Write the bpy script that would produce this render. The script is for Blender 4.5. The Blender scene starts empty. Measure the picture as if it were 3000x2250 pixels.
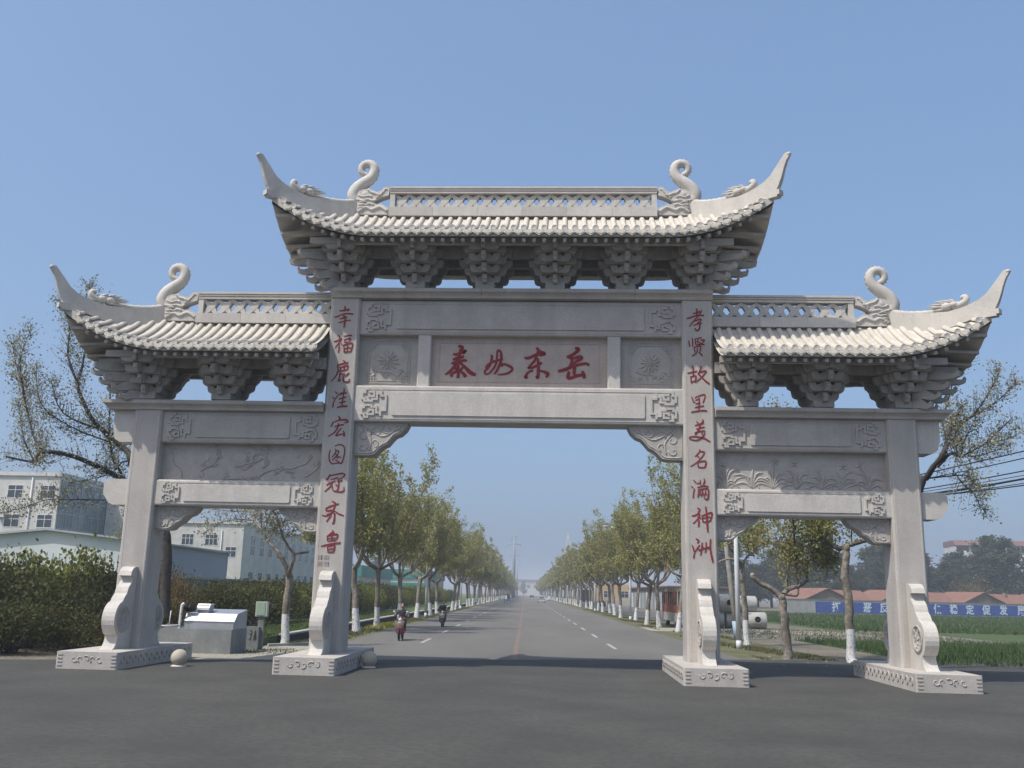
import bpy, math, random
from mathutils import Vector, Matrix, noise
S = bpy.context.scene
COL = S.collection
PI = math.pi
# ------------------------------------------------------------------ camera
cam_d = bpy.data.cameras.new('camera')
cam_d.sensor_width = 36.0
cam_d.lens = 33.31
cam_d.clip_start = 0.1
cam_d.clip_end = 9000
cam = bpy.data.objects.new('camera', cam_d)
COL.objects.link(cam)
_yaw, _pit, _rol = math.radians(-3.1085), math.radians(12.4362), math.radians(1.3155)
fw = Vector((math.sin(_yaw)*math.cos(_pit), math.cos(_yaw)*math.cos(_pit), math.sin(_pit)))
r0 = Vector((math.cos(_yaw), -math.sin(_yaw), 0))
u0 = r0.cross(fw)
rt = r0*math.cos(_rol) + u0*math.sin(_rol)
up = u0*math.cos(_rol) - r0*math.sin(_rol)
m = Matrix((rt, up, -fw)).transposed().to_4x4()
m.translation = Vector((1.2365, -25.807, 2.1))
cam.matrix_world = m
S.camera = cam
S.render.resolution_x, S.render.resolution_y = 1024, 768
# ------------------------------------------------------------------ world, sun, exposure
SUN_AZ, SUN_EL = math.radians(230.0), math.radians(56.0)      # azimuth clockwise from +Y
world = bpy.data.worlds.new('World')
S.world = world
world.use_nodes = True
wn = world.node_tree.nodes
wl = world.node_tree.links
wn.clear()
sky = wn.new('ShaderNodeTexSky')
sky.sky_type = 'NISHITA'
sky.sun_disc = False
sky.sun_elevation = SUN_EL
sky.sun_rotation = SUN_AZ
sky.air_density = 1.0
sky.dust_density = 5.0
sky.ozone_density = 3.5
bg = wn.new('ShaderNodeBackground')
bg.inputs['Strength'].default_value = 0.092
wo = wn.new('ShaderNodeOutputWorld')
# a thin, even milkiness over the whole dome
mixs = wn.new('ShaderNodeMix'); mixs.data_type = 'RGBA'
mixs.inputs[0].default_value = 0.40
mixs.inputs[7].default_value = (1.55, 2.75, 4.75, 1)
wl.new(sky.outputs[0], mixs.inputs[6])
wl.new(mixs.outputs[2], bg.inputs[0])
wl.new(bg.outputs[0], wo.inputs[0])
sun_d = bpy.data.lights.new('sun', 'SUN')
sun_d.energy = 2.2
sun_d.angle = math.radians(0.55)
sun_d.color = (1.0, 0.955, 0.89)
sun = bpy.data.objects.new('sun', sun_d)
COL.objects.link(sun)
sdir = Vector((math.sin(SUN_AZ)*math.cos(SUN_EL), math.cos(SUN_AZ)*math.cos(SUN_EL), math.sin(SUN_EL)))
sun.rotation_euler = sdir.to_track_quat('Z', 'Y').to_euler()
sun.location = sdir*60
S.view_settings.view_transform = 'Standard'
S.view_settings.look = 'None'
S.view_settings.gamma = 1.0
S.view_settings.exposure = 0.92
S.view_settings.use_curve_mapping = False
S.cycles.volume_bounces = 0
S.cycles.max_bounces = 6

# ------------------------------------------------------------------ helpers
TH = math.radians(2.0190)                  # the road runs 2 degrees to the left of the gate's normal
RLx, RLy = math.cos(TH), math.sin(TH)
def P(rx, ry, z=0.0):
    """road coordinates (across, along) to the world"""
    return (rx*RLx - ry*RLy, rx*RLy + ry*RLx, z)

def tag(o, label=None, cat=None, group=None, kind=None):
    if label: o['label'] = label
    if cat: o['category'] = cat
    if group: o['group'] = group
    if kind: o['kind'] = kind
    return o

def empty(name, loc=(0, 0, 0), rz=0.0, label=None, cat=None, group=None):
    o = bpy.data.objects.new(name, None)
    o.empty_display_size = 0.3
    COL.objects.link(o)
    o.location = loc
    o.rotation_euler = (0, 0, rz)
    return tag(o, label, cat, group)

def put(name, me, parent=None, loc=(0, 0, 0), rot=(0, 0, 0), scale=(1, 1, 1), kind=None, label=None):
    o = bpy.data.objects.new(name, me)
    COL.objects.link(o)
    if parent is not None: o.parent = parent
    o.location = loc
    o.rotation_euler = rot
    o.scale = scale
    return tag(o, label, kind=kind)

def copy_tree(o, parent=None):
    c = o.copy()
    COL.objects.link(c)
    c.parent = parent
    for ch in list(o.children):
        copy_tree(ch, c)
    return c

class MB:
    """collects faces for one mesh"""
    def __init__(s): s.v = []; s.f = []; s.mi = []; s.sm = []
    def add(s, vs, fs, mi=0, smooth=False):
        b = len(s.v)
        s.v.extend([tuple(p) for p in vs])
        for f in fs:
            s.f.append(tuple(b+i for i in f)); s.mi.append(mi); s.sm.append(smooth)
    def box(s, x0, x1, y0, y1, z0, z1, mi=0, ch=0.0):
        if x0 > x1: x0, x1 = x1, x0
        if y0 > y1: y0, y1 = y1, y0
        if ch <= 0:
            v = [(x0,y0,z0),(x1,y0,z0),(x1,y1,z0),(x0,y1,z0),(x0,y0,z1),(x1,y0,z1),(x1,y1,z1),(x0,y1,z1)]
            s.add(v, [(0,3,2,1),(4,5,6,7),(0,1,5,4),(1,2,6,5),(2,3,7,6),(3,0,4,7)], mi)
        else:       # vertical edges chamfered
            c = ch
            pl = [(x0+c,y0),(x1-c,y0),(x1,y0+c),(x1,y1-c),(x1-c,y1),(x0+c,y1),(x0,y1-c),(x0,y0+c)]
            v = [(a,b,z0) for a,b in pl]+[(a,b,z1) for a,b in pl]
            s.add(v, [tuple(range(7,-1,-1)), tuple(range(8,16))]+[(i,(i+1)%8,8+(i+1)%8,8+i) for i in range(8)], mi)
    def prism(s, pts, a0, a1, axis='y', mi=0, smooth=False):
        """polygon pts (2D) extruded along axis from a0 to a1"""
        def q(p, a):
            if axis == 'y': return (p[0], a, p[1])
            if axis == 'x': return (a, p[0], p[1])
            return (p[0], p[1], a)
        n = len(pts)
        area = sum(pts[i][0]*pts[(i+1)%n][1]-pts[(i+1)%n][0]*pts[i][1] for i in range(n))
        if area < 0: pts = pts[::-1]
        if axis == 'y': f0, f1 = tuple(range(n)), tuple(range(2*n-1, n-1, -1))
        else: f0, f1 = tuple(range(n-1, -1, -1)), tuple(range(n, 2*n))
        v = [q(p, a0) for p in pts]+[q(p, a1) for p in pts]
        s.add(v, [f0, f1], mi, False)
        b = len(s.v)-2*n
        for i in range(n):
            j = (i+1) % n
            f = (b+i, b+n+i, b+n+j, b+j) if axis == 'y' else (b+i, b+j, b+n+j, b+n+i)
            s.f.append(f); s.mi.append(mi); s.sm.append(smooth)
    def tube(s, pts, rad, n=6, mi=0, cap=True, smooth=True):
        pts = [Vector(p) for p in pts]
        if not hasattr(rad, '__len__'): rad = [rad]*len(pts)
        vs = []; up_ = None
        for i, p in enumerate(pts):
            d = (pts[min(i+1, len(pts)-1)]-pts[max(i-1, 0)])
            if d.length < 1e-9: d = Vector((0, 0, 1))
            d.normalize()
            if up_ is None:
                up_ = Vector((0, 0, 1)) if abs(d.z) < .9 else Vector((0, 1, 0))
            sd = d.cross(up_)
            if sd.length < 1e-6: sd = d.cross(Vector((1, 0, 0)))
            sd.normalize(); up_ = sd.cross(d)
            for k in range(n):
                a = 2*PI*k/n
                vs.append(p+(sd*math.cos(a)+up_*math.sin(a))*rad[i])
        fs = []
        for i in range(len(pts)-1):
            for k in range(n):
                a, b = i*n+k, i*n+(k+1) % n
                fs.append((a, a+n, b+n, b))
        s.add(vs, fs, mi, smooth)
        if cap:
            b = len(s.v)-len(vs)
            s.f.append(tuple(b+k for k in range(n))); s.mi.append(mi); s.sm.append(False)
            e = b+(len(pts)-1)*n
            s.f.append(tuple(e+k for k in range(n-1, -1, -1))); s.mi.append(mi); s.sm.append(False)
    def lathe(s, prof, c=(0, 0, 0), n=16, axis='z', mi=0, smooth=True):
        vs = []
        for r, h in prof:
            for k in range(n):
                a = 2*PI*k/n
                x, y = r*math.cos(a), r*math.sin(a)
                vs.append({'z': (c[0]+x, c[1]+y, c[2]+h), 'y': (c[0]+x, c[1]+h, c[2]-y), 'x': (c[0]+h, c[1]+x, c[2]+y)}[axis])
        fs = [(i*n+k, i*n+(k+1) % n, (i+1)*n+(k+1) % n, (i+1)*n+k) for i in range(len(prof)-1) for k in range(n)]
        fs.append(tuple(range(n-1, -1, -1))); b = (len(prof)-1)*n
        fs.append(tuple(range(b, b+n)))
        s.add(vs, fs[:-2], mi, smooth)
        o = len(s.v)-len(vs)
        for f in fs[-2:]:
            s.f.append(tuple(o+i for i in f)); s.mi.append(mi); s.sm.append(False)
    def ball(s, c, r, n=10, m=7, mi=0):
        if not hasattr(r, '__len__'): r = (r, r, r)
        vs = [(c[0], c[1], c[2]-r[2])]
        for j in range(1, m):
            t = PI*j/m-PI/2
            for k in range(n):
                a = 2*PI*k/n
                vs.append((c[0]+r[0]*math.cos(t)*math.cos(a), c[1]+r[1]*math.cos(t)*math.sin(a), c[2]+r[2]*math.sin(t)))
        vs.append((c[0], c[1], c[2]+r[2]))
        fs = [(0, 1+(k+1) % n, 1+k) for k in range(n)]
        for j in range(m-2):
            for k in range(n):
                a, b = 1+j*n+k, 1+j*n+(k+1) % n
                fs.append((a, b, b+n, a+n))
        e = len(vs)-1; b = 1+(m-2)*n
        fs += [(e, b+k, b+(k+1) % n) for k in range(n)]
        s.add(vs, fs, mi, True)
    def mesh(s, name, mats):
        me = bpy.data.meshes.new(name)
        me.from_pydata(s.v, [], s.f)
        if not hasattr(mats, '__len__'): mats = [mats]
        for mm in mats: me.materials.append(mm)
        me.polygons.foreach_set('material_index', s.mi)
        me.polygons.foreach_set('use_smooth', s.sm)
        me.update()
        return me
    def build(s, name, mats, parent=None, **kw):
        return put(name, s.mesh(name, mats), parent, **kw)

def catmull(pts, n=5):
    if len(pts) < 3: return [tuple(p) for p in pts]
    out = []
    q = [pts[0]]+list(pts)+[pts[-1]]
    for i in range(1, len(q)-2):
        p0, p1, p2, p3 = q[i-1], q[i], q[i+1], q[i+2]
        for k in range(n):
            t = k/n
            out.append(tuple(0.5*((2*b)+(-a+c)*t+(2*a-5*b+4*c-d)*t*t+(-a+3*b-3*c+d)*t**3) for a, b, c, d in zip(p0, p1, p2, p3)))
    out.append(tuple(pts[-1]))
    return out

# ------------------------------------------------------------------ materials
def mat(name, c1, c2=None, scale=3.0, rough=0.8, bump=0.0, bscale=40.0, c3=None, s3=60.0, m3=0.35, metal=0.0, spec=0.3,
        stretch=(1, 1, 1), contrast=(0.35, 0.65), bdist=0.01, coord='pos', streak=None, grain=None):
    """c1/c2 mixed by large noise, c3 a fine speckle"""
    mt = bpy.data.materials.new(name)
    mt.use_nodes = True
    N, L = mt.node_tree.nodes, mt.node_tree.links
    b = N['Principled BSDF']
    b.inputs['Roughness'].default_value = rough
    b.inputs['Metallic'].default_value = metal
    b.inputs['Specular IOR Level'].default_value = spec
    if c2 is None and c3 is None and bump == 0:
        b.inputs['Base Color'].default_value = (*c1, 1)
        return mt
    if coord == 'pos':
        src = N.new('ShaderNodeNewGeometry').outputs['Position']
    else:
        src = N.new('ShaderNodeTexCoord').outputs['Object']
    mp = N.new('ShaderNodeMapping')
    mp.inputs['Scale'].default_value = stretch
    L.new(src, mp.inputs['Vector'])
    vec = mp.outputs['Vector']
    col = None
    if c2 is not None:
        n = N.new('ShaderNodeTexNoise')
        n.inputs['Scale'].default_value = scale
        n.inputs['Detail'].default_value = 6
        n.inputs['Roughness'].default_value = 0.6
        L.new(vec, n.inputs['Vector'])
        r = N.new('ShaderNodeValToRGB')
        r.color_ramp.elements[0].position = contrast[0]
        r.color_ramp.elements[1].position = contrast[1]
        r.color_ramp.elements[0].color = (*c1, 1)
        r.color_ramp.elements[1].color = (*c2, 1)
        L.new(n.outputs['Fac'], r.inputs['Fac'])
        col = r.outputs['Color']
    if c3 is not None:
        n3 = N.new('ShaderNodeTexNoise')
        n3.inputs['Scale'].default_value = s3
        n3.inputs['Detail'].default_value = 3
        L.new(src, n3.inputs['Vector'])
        r3 = N.new('ShaderNodeValToRGB')
        r3.color_ramp.elements[0].position = 0.42
        r3.color_ramp.elements[1].position = 0.62
        L.new(n3.outputs['Fac'], r3.inputs['Fac'])
        mx = N.new('ShaderNodeMix')
        mx.data_type = 'RGBA'
        mul = N.new('ShaderNodeMath'); mul.operation = 'MULTIPLY'; mul.inputs[1].default_value = m3
        L.new(r3.outputs['Color'], mul.inputs[0])
        L.new(mul.outputs[0], mx.inputs[0])
        if col is not None: L.new(col, mx.inputs[6])
        else: mx.inputs[6].default_value = (*c1, 1)
        mx.inputs[7].default_value = (*c3, 1)
        col = mx.outputs[2]
    if grain is not None:
        n5 = N.new('ShaderNodeTexNoise'); n5.inputs['Scale'].default_value = grain[1]; n5.inputs['Detail'].default_value = 2
        L.new(src, n5.inputs['Vector'])
        r5 = N.new('ShaderNodeMapRange'); r5.inputs[1].default_value = .3; r5.inputs[2].default_value = .7; r5.inputs[3].default_value = 1-grain[0]; r5.inputs[4].default_value = 1+grain[0]
        L.new(n5.outputs['Fac'], r5.inputs[0])
        vm = N.new('ShaderNodeVectorMath'); vm.operation = 'SCALE'
        L.new(col, vm.inputs[0]); L.new(r5.outputs[0], vm.inputs['Scale']); col = vm.outputs[0]
    if streak is not None:      # vertical weather streaks: (colour, amount, scale)
        mp2 = N.new('ShaderNodeMapping'); mp2.inputs['Scale'].default_value = (1, 1, 0.12)
        L.new(src, mp2.inputs['Vector'])
        n4 = N.new('ShaderNodeTexNoise'); n4.inputs['Scale'].default_value = streak[2]; n4.inputs['Detail'].default_value = 5
        L.new(mp2.outputs[0], n4.inputs['Vector'])
        r4 = N.new('ShaderNodeValToRGB')
        r4.color_ramp.elements[0].position = 0.5; r4.color_ramp.elements[1].position = 0.75
        r4.color_ramp.elements[1].color = (streak[1],)*3+(1,)
        L.new(n4.outputs['Fac'], r4.inputs['Fac'])
        mx = N.new('ShaderNodeMix'); mx.data_type = 'RGBA'
        L.new(r4.outputs['Color'], mx.inputs[0])
        L.new(col, mx.inputs[6]); mx.inputs[7].default_value = (*streak[0], 1)
        col = mx.outputs[2]
    if col is not None: L.new(col, b.inputs['Base Color'])
    else: b.inputs['Base Color'].default_value = (*c1, 1)
    if bump > 0:
        nb = N.new('ShaderNodeTexNoise')
        nb.inputs['Scale'].default_value = bscale
        nb.inputs['Detail'].default_value = 5
        L.new(vec, nb.inputs['Vector'])
        bp = N.new('ShaderNodeBump')
        bp.inputs['Strength'].default_value = bump
        bp.inputs['Distance'].default_value = bdist
        L.new(nb.outputs['Fac'], bp.inputs['Height'])
        L.new(bp.outputs['Normal'], b.inputs['Normal'])
    return mt

M = {}
M['granite'] = mat('pale_granite', (0.431, 0.396, 0.357), (0.514, 0.478, 0.431), 1.3, 0.85, 0.5, 70, (0.283, 0.264, 0.244), 95, 0.45, spec=0.2, streak=((0.321, 0.296, 0.261), 0.5, 2.2), grain=(.07, 22))
M['granite_light'] = mat('dressed_granite', (0.501, 0.472, 0.422), (0.591, 0.553, 0.499), 1.7, 0.85, 0.5, 60, (0.361, 0.339, 0.309), 90, 0.4, spec=0.2, streak=((0.386, 0.358, 0.315), 0.45, 3.0), grain=(.07, 22))
M['tile_stone'] = mat('cream_roof_stone', (0.493, 0.454, 0.386), (0.605, 0.560, 0.482), 2.5, 0.85, 0.6, 45, (0.370, 0.336, 0.291), 70, 0.4, spec=0.2, streak=((0.336, 0.314, 0.280), 0.35, 4.0), grain=(.06, 22))
M['carved'] = mat('carved_granite', (0.386, 0.358, 0.321), (0.463, 0.433, 0.393), 3.0, 0.9, 0.6, 50, (0.270, 0.251, 0.226), 80, 0.4, spec=0.15, grain=(.07, 22))
M['bracket'] = mat('bracket_granite', (0.373, 0.352, 0.315), (0.463, 0.433, 0.393), 2.0, 0.9, 0.7, 45, (0.257, 0.239, 0.220), 80, 0.45, spec=0.15, streak=((0.257, 0.213, 0.184), 0.55, 2.5), grain=(.07, 22))
M['plaque'] = mat('plaque_stone', (0.431, 0.358, 0.309), (0.496, 0.419, 0.363), 2.0, 0.85, 0.4, 60, (0.314, 0.259, 0.226), 90, 0.35, spec=0.2, streak=((0.339, 0.271, 0.238), 0.4, 3.0), grain=(.07, 22))
M['red_paint'] = mat('red_letter_paint', (0.20, 0.020, 0.026), (0.26, 0.038, 0.042), 9, 0.7, 0.3, 60, spec=0.2)
M['seal_paint'] = mat('faded_seal', (0.27, 0.20, 0.175))
# ------------------------------------------------------------------ ground, road, verges
M['soil'] = mat('dry_soil', (0.135, 0.115, 0.085), (0.20, 0.175, 0.135), 0.35, 0.95, 0.8, 6, (0.10, 0.095, 0.06), 4, 0.6, bdist=.05)
M['asphalt'] = mat('worn_asphalt', (0.128, 0.119, 0.106), (0.172, 0.160, 0.141), 0.22, 0.9, 0.5, 60, (0.09, 0.088, 0.083), 25, 0.4, stretch=(1, .25, 1), bdist=.01)
M['asphalt_dark'] = mat('forecourt_asphalt', (0.055, 0.053, 0.047), (0.078, 0.075, 0.066), 0.45, 0.92, 0.7, 60, (0.042, 0.041, 0.037), 9, 0.5, bdist=.008)
M['verge'] = mat('verge_grass', (0.085, 0.095, 0.035), (0.165, 0.145, 0.085), 0.8, 0.95, 0.8, 9, (0.06, 0.075, 0.025), 7, 0.5, bdist=.06)
M['lawn'] = mat('lawn_grass', (0.075, 0.110, 0.030), (0.12, 0.15, 0.05), 0.5, 0.95, 0.9, 14, (0.05, 0.08, 0.02), 10, 0.5, bdist=.06)
M['wheat'] = mat('young_wheat', (0.045, 0.085, 0.022), (0.085, 0.115, 0.040), 0.12, 0.95, 1.0, 10, (0.03, 0.06, 0.018), 5, 0.55, stretch=(1, .3, 1), bdist=.08)
M['rubble'] = mat('rubble_soil', (0.14, 0.13, 0.11), (0.21, 0.195, 0.17), 0.9, 0.95, 1.0, 8, (0.10, 0.105, 0.065), 3, 0.7, bdist=.08)
M['sand'] = mat('sandy_paving', (0.30, 0.275, 0.225), (0.37, 0.345, 0.29), 0.8, 0.95, 0.5, 20, (0.20, 0.18, 0.12), 6, 0.5, bdist=.02)
M['concrete'] = mat('grey_concrete', (0.20, 0.215, 0.21), (0.27, 0.28, 0.275), 1.5, 0.9, 0.6, 30, (0.15, 0.16, 0.155), 12, 0.4, streak=((0.15, .15, .145), .5, 3))
M['kerb'] = mat('pale_concrete', (0.36, 0.35, 0.32), (0.46, 0.45, 0.42), 1.2, 0.9, 0.5, 30, (0.25, .24, .21), 20, .4)
M['dark_stone'] = mat('dark_wall', (0.035, 0.033, 0.03), (0.06, 0.056, 0.05), 1.5, 0.95)
M['white_line'] = mat('road_white', (0.34, 0.34, 0.33), (0.46, 0.46, 0.45), 2.5, 0.8, c3=(0.2, .2, .19), s3=18, m3=.6)
M['yellow_line'] = mat('road_yellow', (0.19, 0.135, 0.095), (0.235, 0.17, 0.12), 1.2, 0.8, c3=(0.13, .12, .11), s3=9, m3=.9)

def sheet(name, quad, z, m, kind='structure', nx=1, ny=1):
    mb = MB(); a, b, c, d = [Vector((p[0], p[1], 0)) for p in quad]
    vs = []
    for j in range(ny+1):
        for i in range(nx+1):
            u, v = i/nx, j/ny
            p = a.lerp(b, u).lerp(d.lerp(c, u), v); vs.append((p.x, p.y, z))
    fs = [(j*(nx+1)+i, j*(nx+1)+i+1, (j+1)*(nx+1)+i+1, (j+1)*(nx+1)+i) for j in range(ny) for i in range(nx)]
    mb.add(vs, fs)
    return mb.build(name, m, kind=kind)
def rq(x0, x1, y0, y1): return [P(x0, y0), P(x1, y0), P(x1, y1), P(x0, y1)]
sheet('ground', [(-3500, -400), (3500, -400), (3500, 5500), (-3500, 5500)], 0.0, M['soil'])
sheet('road', rq(-7.0, 8.0, -70, 1500), 0.012, M['asphalt'])
sheet('field', rq(22, 170, 44, 150), 0.008, M['wheat'])
sheet('field', rq(14.5, 60, 8, 26), 0.008, M['wheat'])
sheet('field', rq(27.5, 120, 26, 43.5), 0.008, M['wheat'])
sheet('rubble_ground', rq(11.8, 27, 26.3, 43), 0.010, M['rubble'])
sheet('verge', rq(8.0, 11.6, 5, 1500), 0.008, M['verge'])
sheet('verge', rq(-8.85, -7.0, 7, 1500), 0.008, M['verge'])
sheet('side_lane', rq(11.7, 17.5, 44, 900), 0.012, M['asphalt'])
sheet('side_lane', rq(8.1, 22, 34.5, 41), 0.0165, M['sand'])
sheet('sandy_path', rq(-12.5, -7.0, -4, 10.2), 0.0165, M['sand'])
sheet('sandy_path', rq(8.0, 12.5, 1, 9.5), 0.0145, M['soil'])
# forecourt on the near side of the gate, edge slightly skewed to the road
mb = MB()
mb.add([(-70, -75, .024), (75, -75, .024), (75, 34.6, .024), (19.27, 13.2, .024), (-0.27, 5.6, .024), (-13.99, 0.25, .024), (-70, -21.6, .024)], [(0, 1, 2, 3, 4, 5, 6)])
mb.build('forecourt', M['asphalt_dark'], kind='structure')
# raised lawn behind a low wall, left of the road
mb = MB(); a, b, c, d = [P(*q) for q in ((-45, 8.5), (-9.25, 8.5), (-9.25, 900), (-45, 900))]
vs = [(q[0], q[1], z) for z in (-.1, .30) for q in (a, b, c, d)]
mb.add(vs, [(4, 5, 6, 7), (0, 1, 5, 4), (1, 2, 6, 5), (3, 0, 4, 7)])
mb.build('lawn', M['lawn'], kind='structure')
# markings
def strip(name, x0, x1, y0, y1, m, z=.0165):
    return sheet(name, rq(x0, x1, y0, y1), z, m)
strip('centre_line', -.09, .10, 5.9, 1200, M['yellow_line'])
y = 3.3
g_ = 'white dashes of the road'
while y < 420:
    if y > 6:
        strip('lane_dash', 3.88, 4.03, y, y+4, M['white_line']); strip('lane_dash', -4.0, -3.85, y+1.2, y+5.0, M['white_line'])
    y += 10.0
# low wall with a pale coping along the lawn; the nearest piece is broken off
low = empty('low_wall', P(-9.05, 12), TH, 'low dark wall with a pale concrete coping along the left verge', 'wall')
y = 0.0; rs = random.Random(3)
while y < 560:
    L_ = 6.0 if y < 120 else 40.0
    mb = MB(); mb.box(-.11, .11, y, y+L_, -.02, .30); mb.build('wall_block', M['dark_stone'], low)
    mb = MB(); mb.box(-.16, .16, y+.01, y+L_-.01, .30, .37); mb.build('coping_stone', M['kerb'], low)
    y += L_
mb = MB(); mb.prism([P(-8.9, 9.4)[:2], P(-7.6, 11.6)[:2], P(-7.62, 11.8)[:2], P(-9.0, 9.6)[:2]], .0, .11, 'z')
tag(mb.build('kerb_stone', M['kerb']), 'loose pale kerb stone lying beside the inner left pillar', 'kerb')
# ------------------------------------------------------------------ THE GATE
# pillars: fronts on y=0, depth 0.96; the middle plane of the gate is YC
YC = 0.48
gate = empty('stone_gateway', (0, 0, 0), 0, 'pale granite Chinese memorial gateway with three upswept tiled roofs across the road', 'gateway')
X1, X2, X3, X4 = 10.847, 10.039, 5.429, 4.571
BASE_Z = 0.44
ZB, ZBT, ZA, ZSC = 4.26, 4.98, 6.03, 6.96          # side span: lower beam, its top, upper beam, pillar top
ZCB, ZCT, ZUB, ZCC = 6.70, 7.73, 9.22, 10.27       # centre span

def P2(c): return c
# ---- red characters: brush strokes 0..100, y down; every stroke is x,y,w triples
def stroke_mesh(mb, strokes, cx, cz, w, h, y, depth=0.012, slant=0.0, wk=1.0):
    for si, st in enumerate(strokes):
        raw = [float(t) for t in st.replace(',', ' ').split()]
        pts = [(raw[i], raw[i+1], raw[i+2]) for i in range(0, len(raw), 3)]
        pts = catmull(pts, 4)
        L_, R_ = [], []
        n = len(pts)
        for i, (px, py, pw) in enumerate(pts):
            a, b = pts[max(i-1, 0)], pts[min(i+1, n-1)]
            dx, dy = (b[0]-a[0])*w, (b[1]-a[1])*h
            d = math.hypot(dx, dy) or 1
            nx, ny = -dy/d, dx/d
            hw = pw*wk*0.5*math.sqrt(w*h)/100
            X = cx+(px/100-0.5)*w
            Z = cz-(py/100-0.5)*h
            L_.append((X+nx*hw, Z-ny*hw)); R_.append((X-nx*hw, Z+ny*hw))
        a, b = pts[0], pts[1]
        yy = y-depth-si*0.0006
        vs = [(p[0], yy, p[1]) for p in L_]+[(p[0], yy, p[1]) for p in R_]
        vs += [(p[0], y+0.002, p[1]) for p in L_]+[(p[0], y+0.002, p[1]) for p in R_]
        fs = []
        for i in range(n-1):
            fs.append((i, i+1, n+i+1, n+i))
            fs.append((2*n+i, 2*n+i+1, i+1, i)); fs.append((n+i, n+i+1, 3*n+i+1, 3*n+i))
        fs.append((0, n, 3*n, 2*n)); fs.append((n-1, 3*n-1, 4*n-1, 2*n-1))
        mb.add(vs, fs)

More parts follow.
